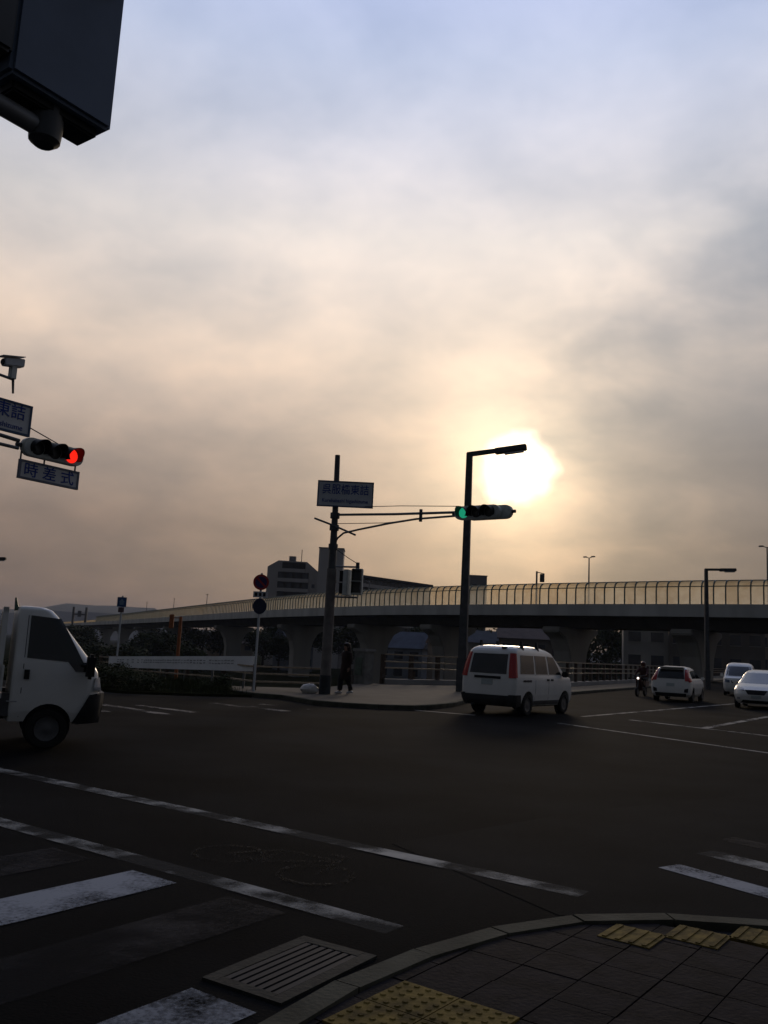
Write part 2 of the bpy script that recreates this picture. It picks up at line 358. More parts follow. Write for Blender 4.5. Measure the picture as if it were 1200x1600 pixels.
# near corner where the camera stands: kerb, pavers, tactile blocks
KERB = [(-1.15, 2.0), (-0.62, 3.3), (-0.33, 3.95), (-0.06, 4.36), (0.25, 4.74), (0.5, 5.0), (0.78, 5.23), (1.15, 5.45), (1.55, 5.58), (2.0, 5.62), (2.5, 5.57), (3.2, 5.36), (4.2, 4.85), (5.6, 3.95)]
near = flat_sheet('pavement', [(p[0], p[1]) for p in KERB] + [(8, 2.2), (8, -6), (-4, -6), (-2.2, -0.2)], 0.012, joint_m); tag(near, kind='structure')
kerb_run(KERB, near, 0.055, width=0.15, length=0.62, side=-1, gap=0.014)
def inset(poly, d):
    out = []
    for i, p in enumerate(poly):
        a = Vector(poly[max(i - 1, 0)]); b = Vector(poly[min(i + 1, len(poly) - 1)]); t = (b - a).normalized(); out.append((p[0] + t.y * d, p[1] - t.x * d))
    return out
INNER = inset(KERB, 0.165) + [(7.8, 2.1), (7.8, 1.6), (-1.1, 1.6)]
def clip(poly, region):
    out = [Vector(p) for p in poly]; n = len(region); area = sum(region[i][0] * region[(i + 1) % n][1] - region[(i + 1) % n][0] * region[i][1] for i in range(n)); sg = 1 if area > 0 else -1
    for i in range(n):
        a, b = Vector(region[i]), Vector(region[(i + 1) % n]); e = b - a; inp = out; out = []
        if not inp: break
        sd = lambda p: sg * (e.x * (p.y - a.y) - e.y * (p.x - a.x))
        for j in range(len(inp)):
            p, q = inp[j], inp[(j + 1) % len(inp)]; dp, dq = sd(p), sd(q)
            if dp >= 0: out.append(p)
            if (dp >= 0) != (dq >= 0): out.append(p.lerp(q, dp / (dp - dq)))
    return out
def poly_area(p): return abs(sum(p[i].x * p[(i + 1) % len(p)].y - p[(i + 1) % len(p)].x * p[i].y for i in range(len(p)))) / 2
T = 0.30
ta = Vector((math.sin(R(36.5)), math.cos(R(36.5)))); tb = Vector((math.cos(R(36.5)), -math.sin(R(36.5))))
ORG = Vector((0.21, 4.32)) - ta * 0.01          # corner of the dotted block group
def tile_poly(i, j, g=0.004):
    return [ORG + ta * (T * (i + u)) + tb * (T * (j + v)) + (ta * (g if u == 0 else -g)) + (tb * (g if v == 0 else -g)) for u, v in ((0, 0), (1, 0), (1, 1), (0, 1))]
dots = {(-1, 0), (-1, 1), (-2, 0), (-2, 1)}
def bar_tile(o, dotted):
    """30 cm tactile block: raised bars or truncated domes on a slab"""
    b = MB(); g = 0.003
    b.add([(o + ta * u + tb * v).to_3d() + Vector((0, 0, z)) for z in (0.0, 0.046) for u, v in ((g, g), (T - g, g), (T - g, T - g), (g, T - g))], [(3, 2, 1, 0), (4, 5, 6, 7), (0, 1, 5, 4), (1, 2, 6, 5), (2, 3, 7, 6), (3, 0, 4, 7)])
    if dotted:
        for i in range(5):
            for j in range(5):
                c = o + ta * (0.03 + 0.06 * i) + tb * (0.03 + 0.06 * j); b.lathe([(0.045, 0.017), (0.051, 0.011)], (c.x, c.y, 0), (0, 0, 1), 8)
    else:
        for j in range(4):
            c0 = o + ta * 0.015 + tb * (0.0375 + 0.075 * j); c1 = c0 + ta * (T - 0.03); b.bar((c0.x, c0.y, 0.0475), (c1.x, c1.y, 0.0475), 0.024, 0.008)
    return b
for (i, j) in dots: bar_tile(ORG + ta * (T * i) + tb * (T * j), True).build('dotted_tactile_block', tactile_m, near)
STEP = Vector((0.385, 0.045)); Y0 = Vector((1.30, 5.12))
lead = []
for k in range(6):
    p = Y0 + STEP * k if k < 3 else Y0 + STEP * 2 + Vector((0.33, -0.12)) * (k - 2)
    lead.append(p); bar_tile(p, False).build('ridged_tactile_block', tactile_m, near)
for i in range(-9, 6):
    for j in range(-4, 16):
        if (i, j) in dots: continue
        q = clip(tile_poly(i, j), INNER)
        if len(q) < 3 or poly_area(q) < 0.004: continue
        cx = sum(p.x for p in q) / len(q); cy = sum(p.y for p in q) / len(q)
        if cy < 3.0 or cx > 4.6 or math.hypot(cx, cy) > 6.6: continue
        z = 0.040 + random.uniform(-0.0025, 0.0025)
        MB().prism([(p.x, p.y) for p in q], 0.0, z).build('paver', random.choice(paver_m), near)
# drain grating in the gutter
dg_o = empty('drain_grating', (-0.33, 4.52, 0.0), math.pi / 2 - R(32.5), 'steel drain grating in a concrete frame set beside the near kerb', 'drain')
fr = MB(); 
for s in (-1, 1): fr.box((0, s * 0.2, -0.002), (0.78, 0.07, 0.03)); fr.box((s * 0.355, 0, -0.002), (0.07, 0.325, 0.03))
fr.build('frame', mat('drain_frame', (0.021, 0.022, 0.018), 0.9, var=0.2, scale=8, bump=0.3), dg_o)
MB().box((0, 0, -0.004), (0.63, 0.32, 0.014)).build('pit', mat('drain_pit_dark', (0.013, 0.0135, 0.015), 0.9), dg_o)  # flat slab under the bars, coloured for the dark of an open pit
for k in range(7): MB().box((0, -0.144 + 0.048 * k, 0.003), (0.635, 0.032, 0.016)).build('grate_bar', mat('grate_steel', (0.0125, 0.0145, 0.019), 0.8), dg_o)

# ---------------------------------------------------------------- painted markings
paint_w = worn_paint('road_paint_worn', (0.34, 0.34, 0.32), 0.30, gain=1.0, floor=0.07, crumb=0.8, blotch=5.0)
paint_ghost = worn_paint('road_paint_ghost', (0.019, 0.021, 0.028), 0.30, gain=0.8, floor=0.15)
paint_good = worn_paint('road_paint_good', (0.27, 0.29, 0.32), -0.05, gain=1.1)
def quad(name, pts, material, z=0.007):
    return flat_sheet(name, pts, z, material, road)
def strip(name, a0, b0, a1, b1, material): 
    return quad(name, [ab(a0, b0), ab(a1, b0), ab(a1, b1), ab(a0, b1)], material)
strip('lane_line', 5.74, -12.0, 5.93, -2.36, paint_w)
strip('lane_line', 4.22, -12.0, 4.41, -2.86, paint_w)
strip('crosswalk_bar', 1.0, -4.86, 4.10, -4.42, paint_good)
strip('crosswalk_bar', 1.0, -3.98, 4.12, -3.50, paint_ghost)
strip('crosswalk_bar', 1.0, -3.06, 2.98, -2.66, paint_good)
strip('crosswalk_bar', 1.0, -5.76, 4.10, -5.30, paint_ghost)
for (p, q, m) in (((2.36, 7.08), (3.5, 5.42), paint_good), ((2.86, 7.66), (4.1, 5.95), paint_w), ((3.3, 8.3), (4.6, 6.6), paint_ghost)):
    d = (Vector(q) - Vector(p)).normalized(); n = Vector((d.y, -d.x)) * 0.13
    quad('crosswalk_bar', [Vector(p) - n, Vector(q) - n, Vector(q) + n, Vector(p) + n], m)
def line(name, p, q, w, m):
    p, q = Vector(p), Vector(q); d = (q - p).normalized(); n = Vector((d.y, -d.x)) * w / 2
    return quad(name, [p - n, q - n, q + n, p + n], m)
paint_far = worn_paint('road_paint_far', (0.27, 0.26, 0.24), -0.12, gain=1.0)
line('lane_line', (4.55, 21.9), (8.5, 15.1), 0.15, paint_far)
line('lane_line', (5.87, 24.9), (30, 59), 0.16, paint_far)
line('lane_line', (8.48, 22.7), (26, 48.5), 0.2, paint_far)
line('stop_line', (7.1, 24.5), (10.5, 19.6), 0.2, paint_far)
line('lane_line', (1.15, 24.0), (2.65, 23.25), 0.2, paint_far)
paint_left = worn_paint('road_paint_left', (0.24, 0.215, 0.185), 0.30, gain=1.2)
for (p, q, w) in (((-6.35, 20.6), (-4.35, 18.7), 0.3), ((-5.6, 20.9), (-3.95, 19.6), 0.25), ((-6.9, 20.0), (-5.6, 18.6), 0.25), ((-4.2, 22.9), (-3.1, 21.9), 0.3), ((-3.35, 22.4), (-2.1, 21.3), 0.35), ((-3.0, 23.4), (-1.6, 22.4), 0.2)):
    line('crosswalk_bar', p, q, w, paint_left)
# bicycle symbol between the two lines
bs = MB(); o = ab(5.02, -4.35)
def bp(u, v): p = o + vb * u + va * v; return (p.x, p.y, 0.009)
for u in (-0.42, 0.42):
    pts = [bp(u + 0.26 * math.cos(t * math.pi / 9), 0.26 * math.sin(t * math.pi / 9) - 0.1) for t in range(19)]
    for i in range(18): bs.bar(pts[i], pts[i + 1], 0.05, 0.003)
for p, q in (((-0.42, -0.1), (-0.1, -0.1)), ((-0.1, -0.1), (0.3, 0.3)), ((-0.42, -0.1), (-0.2, 0.3)), ((-0.2, 0.3), (0.3, 0.3)), ((-0.2, 0.3), (-0.1, -0.1)), ((0.42, -0.1), (0.27, 0.45)), ((0.27, 0.45), (0.12, 0.45))):
    bs.bar(bp(*p), bp(*q), 0.05, 0.003)
bs.build('bicycle_symbol', worn_paint('road_paint_symbol', (0.035, 0.033, 0.030), 0.85, scale=8, crumb=4.0, blotch=1.0), road)

# ---------------------------------------------------------------- elevated road
VP = [(62, 76.5), (52, 82.5), (40.7, 90.5), (35.5, 94.7), (30, 99.6), (23.9, 105.4), (17.1, 112.2), (9.4, 120.8), (0.6, 131.9), (-10.4, 149.5), (-22, 171.5), (-38.6, 206.5), (-64, 262), (-93.2, 325), (-129, 401), (-172, 490), (-300, 755)]
def catmull(P, step):
    P = [Vector(p) for p in P]; dense = []
    for i in range(len(P) - 1):
        p0, p1, p2, p3 = P[max(i - 1, 0)], P[i], P[i + 1], P[min(i + 2, len(P) - 1)]
        for k in range(40):
            t = k / 40; dense.append(0.5 * ((2 * p1) + (p2 - p0) * t + (2 * p0 - 5 * p1 + 4 * p2 - p3) * t * t + (3 * p1 - p0 - 3 * p2 + p3) * t ** 3))
    dense.append(P[-1]); out = [dense[0]]; acc = 0
    for a, b in zip(dense, dense[1:]):
        d = (b - a).length
        while acc + d >= step:
            t = (step - acc) / d; a = a.lerp(b, t); out.append(a); d = (b - a).length; acc = 0
        acc += d
    return out
EDGE_V = catmull(VP, 1.3)
def vnorm(i):
    d = (EDGE_V[min(i + 1, len(EDGE_V) - 1)] - EDGE_V[max(i - 1, 0)]).normalized(); return Vector((d.y, -d.x)), d     # towards the roadway (away from the camera)
viaduct = empty('viaduct', (EDGE_V[20].x, EDGE_V[20].y, LOW), 0, 'long curving elevated road on concrete piers behind the bridge, lined with translucent noise barriers', 'viaduct')
VO = viaduct.location.copy()
def vpt(i, off, z): n, _ = vnorm(i); p = EDGE_V[i] + n * off; return (p.x - VO.x, p.y - VO.y, z - VO.z)
def loft(name, material, sect, i0, i1, closed=True, step=1):
    b = MB(); idx = list(range(i0, i1 + 1, step)); k = len(sect); vs = []
    for i in idx: vs += [vpt(i, o, z) for o, z in sect]
    fs = [(r * k + c, r * k + (c + 1) % k, (r + 1) * k + (c + 1) % k, (r + 1) * k + c) for r in range(len(idx) - 1) for c in range(k)]
    fs += [tuple(range(k)), tuple(range((len(idx) - 1) * k, len(idx) * k))]
    return b.add(vs, fs).build(name, material, viaduct, smooth=True)
TOPZ = 11.0; PB = 8.35; PL = 7.25
NV = len(EDGE_V) - 1
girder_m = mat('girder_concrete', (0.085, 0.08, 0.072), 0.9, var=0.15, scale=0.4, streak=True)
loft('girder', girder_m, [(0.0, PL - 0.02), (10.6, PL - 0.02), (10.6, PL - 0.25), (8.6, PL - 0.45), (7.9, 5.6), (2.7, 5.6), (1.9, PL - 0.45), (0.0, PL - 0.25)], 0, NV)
parapet_m = mat('parapet_concrete', (0.55, 0.54, 0.50), 0.9, var=0.1, scale=0.4, streak=True)
loft('parapet', parapet_m, [(-0.03, PL - 0.3), (-0.03, PB), (0.28, PB), (0.28, PL - 0.3)], 0, NV)
loft('parapet', parapet_m, [(10.35, PL - 0.1), (10.35, PB), (10.65, PB), (10.65, PL - 0.1)], 0, NV)
post_m = mat('barrier_post_green', (0.15, 0.20, 0.185), 0.5, 0.2, var=0.1)
# translucent plastic: lets the sky behind through, tinted brown by age and dust
pm = bpy.data.materials.new('barrier_panel'); pm.use_nodes = True; t = pm.node_tree; t.nodes.clear()
out = t.nodes.new('ShaderNodeOutputMaterial'); tr = t.nodes.new('ShaderNodeBsdfTransparent'); tl = t.nodes.new('ShaderNodeBsdfTranslucent'); df = t.nodes.new('ShaderNodeBsdfDiffuse')
oi = t.nodes.new('ShaderNodeObjectInfo'); tcn = t.nodes.new('ShaderNodeTexCoord'); nz = t.nodes.new('ShaderNodeTexNoise'); nz.inputs['Scale'].default_value = 1.3; nz.inputs['Detail'].default_value = 6
t.links.new(tcn.outputs['Object'], nz.inputs['Vector']); rp = t.nodes.new('ShaderNodeValToRGB')
rp.color_ramp.elements[0].position = 0.3; rp.color_ramp.elements[0].color = (0.84, 0.71, 0.50, 1); rp.color_ramp.elements[1].position = 0.7; rp.color_ramp.elements[1].color = (1.0, 0.91, 0.70, 1)
mth = t.nodes.new('ShaderNodeMath'); mth.operation = 'MULTIPLY_ADD'; mth.inputs[1].default_value = 0.30; t.links.new(oi.outputs['Random'], mth.inputs[0])
m2 = t.nodes.new('ShaderNodeMath'); m2.operation = 'MULTIPLY_ADD'; m2.inputs[1].default_value = 0.9; m2.inputs[2].default_value = -0.10; t.links.new(nz.outputs[0], m2.inputs[0]); t.links.new(m2.outputs[0], mth.inputs[2]); t.links.new(mth.outputs[0], rp.inputs[0])
for n in (tr, tl, df): t.links.new(rp.outputs[0], n.inputs[0])
x1 = t.nodes.new('ShaderNodeMixShader'); x1.inputs[0].default_value = 0.62; t.links.new(tr.outputs[0], x1.inputs[1]); t.links.new(tl.outputs[0], x1.inputs[2])
x2 = t.nodes.new('ShaderNodeMixShader'); x2.inputs[0].default_value = 0.15; t.links.new(x1.outputs[0], x2.inputs[1]); t.links.new(df.outputs[0], x2.inputs[2]); t.links.new(x2.outputs[0], out.inputs['Surface'])
PROF = [(0.12, PB - 0.02), (0.12, PB + 1.55), (0.17, PB + 1.95), (0.32, PB + 2.28), (0.55, PB + 2.50), (0.85, PB + 2.62)]
ILAST = min(NV - 1, 299)
def post_mesh():
    b = MB()
    for (o0, z0), (o1, z1) in zip(PROF, PROF[1:]): b.bar((0, o0 - 0.12, z0 - PB), (0, o1 - 0.12, z1 - PB), 0.11, 0.15, up=(0, 1, 0.01))
    return b.mesh('post', post_m)
PM = post_mesh()
for i in range(0, ILAST + 1):
    n, d = vnorm(i); p = EDGE_V[i] + n * 0.10
    link_mesh('post', PM, viaduct, (p.x - VO.x, p.y - VO.y, PB - VO.z), math.atan2(n.y, n.x) - math.pi / 2)
    if i == ILAST: break
    b = MB(); vs = []
    for j in (i, i + 1):
        for (o, z) in PROF: vs.append(vpt(j, o + 0.02, z))
    k = len(PROF); b.add(vs, [(r, r + 1, k + r + 1, k + r) for r in range(k - 1)])
    b.build('barrier_panel', pm, viaduct)
for (o, z) in ((0.05, PB + 1.95), (0.88, PB + 2.65)):
    loft('barrier_rail', post_m, [(o, z - 0.05), (o, z + 0.05), (o + 0.1, z + 0.05), (o + 0.1, z - 0.05)], 0, ILAST)
fb = loft('far_barrier', pm, [(10.5, PB - 0.02), (10.5, PB + 2.3), (10.56, PB + 2.3), (10.56, PB - 0.02)], ILAST, NV); fb['label'] = 'barrier running on into the distance'
pier_m = mat('pier_concrete', (0.32, 0.305, 0.275), 0.9, var=0.12, scale=0.35, streak=True, bump=0.08)
def pier(i):
    n, d = vnorm(i); c = EDGE_V[i] + n * 5.3
    w = 1.75; pr = [(-w, LOW - 0.6), (w, LOW - 0.6), (w, 1.0), (w + 0.35, 2.6), (w + 1.3, 4.2), (w + 2.9, 5.0), (w + 2.9, 5.62), (-w - 2.9, 5.62), (-w - 2.9, 5.0), (-w - 1.3, 4.2), (-w - 0.35, 2.6), (-w, 1.0)]
    b = MB().plate([(x, z - VO.z) for x, z in pr], (c.x - VO.x, c.y - VO.y, 0), (n.x, n.y, 0), (0, 0, 1), 2.5)
    b.build('pier', pier_m, viaduct, bevel=0.12)
def nearest(px):
    # station whose deck edge stands nearest a given bearing (x / y)
    return min(range(NV), key=lambda i: abs((EDGE_V[i].x + vnorm(i)[0].x * 5.3) / (EDGE_V[i].y + vnorm(i)[0].y * 5.3) - px))
for br in (0.362, 0.222, 0.083, -0.005, -0.088, -0.165, -0.228, -0.264, -0.290, -0.31): pier(nearest(br))
# lamps on the far side of the elevated road
def double_lamp(i, off, h, label, scale=1.0):
    n, d = vnorm(i); p = EDGE_V[i] + n * off
    e = empty('highway_lamp', (p.x, p.y, PB), math.atan2(d.y, d.x), label, 'street lamp', 'lamps along the elevated road')
    MB().tube([(0, 0, -0.3), (0, 0, h * 0.5), (0, 0, h)], [0.13, 0.10, 0.075], 8).build('pole', steel, e, smooth=True)
    for s in (-1, 1):
        a = MB().tube([(0, 0, h - 0.05), (s * 0.3, 0, h + 0.06), (s * 0.5, 0, h + 0.10)], 0.05, 6); a.build('arm', steel, e)
        MB().prism([(s * 0.35, -0.17), (s * 0.85, -0.13), (s * 0.85, 0.13), (s * 0.35, 0.17)], h + 0.05, h + 0.20).build('lamp_head', steel, e, bevel=0.04)
def stat(br, off=0.0):
    def bear(i): p = EDGE_V[i] + vnorm(i)[0] * off; return abs(p.x / p.y - br)
    return min(range(NV), key=bear)
LF = 'small far twin-headed lamp above the elevated road between the blue sign and the no-parking sign'
for br, h, lb_ in ((0.443, 6.3, 'twin-headed lamp on a slim pole above the barrier over the oncoming cars'), (0.240, 6.3, 'twin-headed lamp above the barrier between the overhead sign and the farther street lamp'),
                   (-0.012, 4.6, 'short twin-headed lamp above the barrier in front of the long dark apartment slab'), (-0.198, 6.0, LF), (-0.236, 6.3, LF), (-0.267, 6.6, LF)):
    o5 = 5.3 if br < 0.3 else 2.0; double_lamp(stat(br, o5), o5, h, lb_)
# sign arm above the barrier
i = stat(0.176, 1.2); n, d = vnorm(i); p = EDGE_V[i] + n * 1.2
gs = empty('overhead_sign', (p.x, p.y, PB), 0, 'small square sign hung from an arm post above the noise barrier', 'sign')
MB().tube([(0, 0, -0.3), (0, 0, 4.3)], 0.12, 8).build('post', steel, gs); MB().bar((0, 0, 4.2), (1.0, 0, 4.0), 0.1, 0.1).build('arm', steel, gs)
MB().box((0.7, 0, 3.45), (0.6, 0.08, 1.05)).build('sign_plate', dark_steel, gs, bevel=0.02)
# twin-post gantry far along the elevated road
i = stat(-0.345); n, d = vnorm(i); p = EDGE_V[i] + n * 1.0
gt = empty('sign_gantry', (p.x, p.y, PB), 0, 'far dark twin-post gantry standing over the end of the elevated road', 'gantry')
for s in (-3.4, 3.4): MB().box((s, 0, 4.0), (1.1, 0.8, 9.0)).build('post', dark_steel, gt, bevel=0.05)
MB().box((0, 0.1, 4.6), (5.8, 0.5, 0.8)).build('beam', dark_steel, gt); MB().box((0, -0.3, 4.9), (1.9, 0.3, 3.2)).build('sign_plate', dark_steel, gt, bevel=0.03)

# ---------------------------------------------------------------- buildings behind the elevated road
win_m = mat('building_glass', (0.03, 0.035, 0.045), 0.15, var=0.1, spec=0.5)
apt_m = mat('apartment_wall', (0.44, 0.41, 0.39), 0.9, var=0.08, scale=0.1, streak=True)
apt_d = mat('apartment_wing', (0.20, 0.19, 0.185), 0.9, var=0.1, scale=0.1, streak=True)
apt = empty('apartment_building', (-26, 262, LOW), 0, 'tall pale apartment block with balcony rows and a blank lift tower above the barrier', 'building')
def ap(x, y, z): return (x + 26, y - 262, z - LOW)
o = ap(0, 0, 0)
MB().plate([(-34.2, LOW - .5), (-17.5, LOW - .5), (-17.5, 23.0), (-22.4, 26.9), (-31.0, 27.0), (-34.2, 25.0)], ap(0, 266, 0), (1, 0, 0), (0, 0, 1), 12.0).build('wall', apt_m, apt)
MB().box(ap(-15.0, 259, 13.2), (7.3, 7.4, 35.2)).build('lift_tower', apt_m, apt)
MB().box(ap(-15.0, 259, 30.95), (7.6, 7.7, 0.3)).build('tower_coping', apt_d, apt)
for k in range(9):
    z = 0.5 + k * 2.95
    bl = MB().box(ap(-26.3, 259.55, z), (9.4 if k < 8 else 7.2, 0.95, 1.05)); bo = bl.build('balcony', apt_m, apt); MB().box(ap(-26.3, 259.9, z + 1.5), (9.2 if k < 8 else 7.0, 0.12, 1.9)).build('recess_shade_slab', mat('painted_recess_shade', (0.04, 0.038, 0.036), 0.9), apt)  # dark slab above each balcony: recess shade put into the colour
    for w in range(4):
        x = -29.9 + w * 2.4
        if k < 8: MB().box(ap(x, 259.82, z + 1.45), (1.5, 0.06, 1.6)).build('window', win_m, apt)
for k in range(6): MB().box(ap(-13.4, 255.25, 6 + 3 * k), (0.7, 0.1, 0.9)).build('window', win_m, apt)
for k in range(7): MB().box(ap(-20.2, 259.97, 2 + 2.95 * k), (0.9, 0.1, 1.2)).build('window', win_m, apt)
MB().tube([ap(-24.5, 264, 27), ap(-24.5, 264, 31)], 0.12, 6).build('antenna', dark_steel, apt)
MB().box(ap(-27.2, 264, 27.9), (2.0, 2.0, 1.7)).build('roof_tank', apt_d, apt)
wing = empty('apartment_wing', (2, 270, LOW), 0, 'long dark apartment slab running away to the right of the lift tower', 'building')
wv = Vector((26.2, 29, 0)).normalized(); wn = Vector((wv.y, -wv.x, 0))
def wp(t, off, z): q = Vector((-11.2, 256, 0)) + wv * t + wn * off; return (q.x - 2, q.y - 270, z - LOW)
def wbox(name, t0, t1, o0, o1, z0, z1, m): 
    return MB().add([wp(t, o_, z) for t in (t0, t1) for o_ in (o0, o1) for z in (z0, z1)], [(0, 1, 3, 2), (4, 6, 7, 5), (0, 4, 5, 1), (2, 3, 7, 6), (0, 2, 6, 4), (1, 5, 7, 3)]).build(name, m, wing)
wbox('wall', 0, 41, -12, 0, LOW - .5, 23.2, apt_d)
wbox('roof_edge', -0.4, 41.4, -12.4, 1.3, 23.2, 23.9, mat('roof_dark', (0.05, 0.05, 0.055), 0.9))
for k in range(8):
    z = 0.8 + 2.8 * k; wbox('balcony', 0.5, 40.5, 0.0, 1.1, z, z + 1.05, apt_m)
    for w in range(10): wbox('window', 1.2 + 4 * w, 3.9 + 4 * w, 0.01, 0.06, z + 1.06, z + 2.3, win_m)
blk = empty('office_block', (34, 303, LOW), 0, 'small square grey block just showing above the barrier behind the lamp post', 'building')
MB().box((0, 0, 16.5), (5.9, 6, 33.2)).build('wall', apt_d, blk); MB().box((0, 0, 33.25), (6.2, 6.3, 0.3)).build('roof', apt_m, blk)
for k in range(9):
    for s in (-1.4, 1.4): MB().box((s, -3.02, 3 + 3.3 * k), (1.5, 0.1, 1.6)).build('window', win_m, blk)
HM = [mat('house_%d' % i, c, 0.9, var=0.1, scale=0.3) for i, c in enumerate(((0.32, 0.30, 0.27), (0.14, 0.12, 0.10), (0.20, 0.22, 0.25), (0.26, 0.21, 0.16)))]
RM = [mat('roof_%d' % i, c, 0.7, var=0.15, scale=0.6) for i, c in enumerate(((0.085, 0.10, 0.135), (0.06, 0.065, 0.08), (0.12, 0.08, 0.06)))]
warm_win = mat('lit_window', (0.5, 0.4, 0.25), 0.4, emit=(1.0, 0.72, 0.38), estr=0.22)
def house(x, y, w, dp, h, rh, rz, hm, rm, label, lit=(), floors=2, cols=3):
    e = empty('house', (x, y, LOW), rz, label, 'house', 'houses beyond the elevated road')
    MB().box((0, 0, h / 2 - .4), (w, dp, h + .8)).build('wall', HM[hm], e)
    if rh > 0:
        MB().add([(-w / 2 - .4, -dp / 2 - .5, h - .1), (w / 2 + .4, -dp / 2 - .5, h - .1), (w / 2 + .4, dp / 2 + .5, h - .1), (-w / 2 - .4, dp / 2 + .5, h - .1), (-w / 2 - .4, 0, h + rh), (w / 2 + .4, 0, h + rh)],
             [(0, 1, 5, 4), (2, 3, 4, 5), (0, 4, 3), (1, 2, 5), (3, 2, 1, 0)]).build('roof', RM[rm], e)
    else: MB().box((0, 0, h + .1), (w + .4, dp + .4, .35)).build('roof', RM[rm], e)
    fh = h / floors
    for f in range(floors):
        for c in range(cols):
            wx = -w / 2 + w * (c + 0.5) / cols; m = warm_win if (f, c) in lit else win_m
            o_ = MB().box((wx, -dp / 2 - .03, fh * f + fh * 0.55), (w / cols * 0.55, 0.08, fh * 0.42)).build('window', m, e)
            MB().box((wx, -dp / 2 - .08, fh * f + fh * 0.31), (w / cols * 0.62, 0.14, 0.1)).build('sill', HM[0], o_)
    MB().box((w * 0.33, -dp / 2 - .04, 1.05), (0.95, 0.08, 2.1)).build('door', RM[2], e)
    return e
house(5.5, 176, 9.5, 8, 6.6, 3.2, R(-18), 2, 0, 'house with a pale blue-grey gable roof between two piers, left of the lamp post')
house(13.2, 168, 5.2, 7, 7.8, 2.6, R(14), 3, 2, 'narrow tan house with a steep brown roof beside the blue-roofed house', lit={(1, 1)}, cols=2)
house(-20.5, 214, 7, 8, 7.5, 3.0, R(30), 2, 0, 'house with a pale blue roof showing beside the round signs')
house(31, 176, 13, 9, 9.6, 2.6, R(-8), 1, 2, 'wide brown house with a low brown roof behind the white minivan', cols=4)
house(22, 190, 7, 8, 8.6, 2.6, R(10), 0, 1, 'white-walled house with a dark gable roof left of the wide brown house', cols=2)
house(50.5, 165, 8, 9, 12.6, 0, R(-14), 0, 1, 'pale three-storey flat-roofed house to the right of the brown one', floors=3, cols=2)
house(62, 160, 16, 10, 12.6, 0, R(-20), 1, 1, 'dark brown three-storey flats with a flat roof between the cars and the barrier', floors=3, cols=5)
house(79, 186, 9, 9, 13.5, 0, R(-24), 3, 2, 'tan three-storey flats standing left of the bridge end', floors=3, cols=3)
house(-42, 250, 10, 9, 6.0, 2.6, R(35), 3, 2, 'low tan house under the far part of the elevated road', lit=())
house(-66, 300, 10, 9, 6.0, 2.6, R(30), 0, 1, 'low white house with a dark roof under the far part of the elevated road')
house(112, 232, 12, 10, 9.0, 3.0, R(-22), 2, 0, 'blue-grey roofed house at the far end of the bridge')
house(98, 206, 5, 7, 12.0, 0, R(-24), 0, 1, 'slim white four-storey house at the far end of the bridge', floors=4, cols=1)

# hills far off
def hill(pts, label_depth, name='hills'):
    b = MB(); vs = []; n = len(pts)
    for (x, y, h) in pts: vs += [(x, y, LOW - 5), (x * 1.0, y + 60, h * 0.7), (x, y + 300, h), (x, y + 900, LOW - 5)]
    b.add(vs, [(i * 4 + k, (i + 1) * 4 + k, (i + 1) * 4 + k + 1, i * 4 + k + 1) for i in range(n - 1) for k in range(3)])
    return b.build(name, mat('hill_forest', (0.035, 0.045, 0.035), 0.95, var=0.3, scale=0.01), smooth=True)
pts = []
for k in range(70):
    x = -2600 + k * 80; base = 96 if x < -700 else (40 if x < 800 else 95)
    h = base + 34 * noise.noise(Vector((x * 0.0016, 3.1, 0))) + 12 * noise.noise(Vector((x * 0.007, 1.7, 0))); 
    if -1350 < x < -1150: h *= 0.8
    pts.append((x, 2700 + 60 * math.sin(k), min(max(h, 18), 118)))
hl = hill(pts, 0); tag(hl, kind='structure')

# ---------------------------------------------------------------- signals and signs
lens_off = mat('lens_off', (0.03, 0.03, 0.028), 0.3, var=0.1, spec=0.5)
lens_red = mat('lens_red_lit', (0.5, 0.02, 0.01), 0.3, emit=(1.0, 0.018, 0.008), estr=1.15)
lens_green = mat('lens_green_lit', (0.02, 0.3, 0.16), 0.3, emit=(0.02, 0.50, 0.27), estr=0.55)
def face_rz(az): return math.pi - R(az)
def visor(r, depth, tilt=0.08):
    b = MB(); n = 14; vs = []
    for t, dd in ((0, 0), (1, 1)):
        for j in range(n + 1):
            a = R(-38) + (R(256)) * j / n
            ln = depth * (0.55 + 0.45 * max(0, math.sin(a))) * dd
            for rr in (r, r - 0.008): vs.append((rr * math.cos(a), -0.09 - ln, rr * math.sin(a) - tilt * ln))
    k = 2 * (n + 1)
    for j in range(n):
        o_ = j * 2; i_ = o_ + 1; b.f += [(o_, o_ + 2, k + o_ + 2, k + o_), (i_ + 2, i_, k + i_, k + i_ + 2), (k + o_, k + o_ + 2, k + i_ + 2, k + i_)]
    b.v = vs; return b
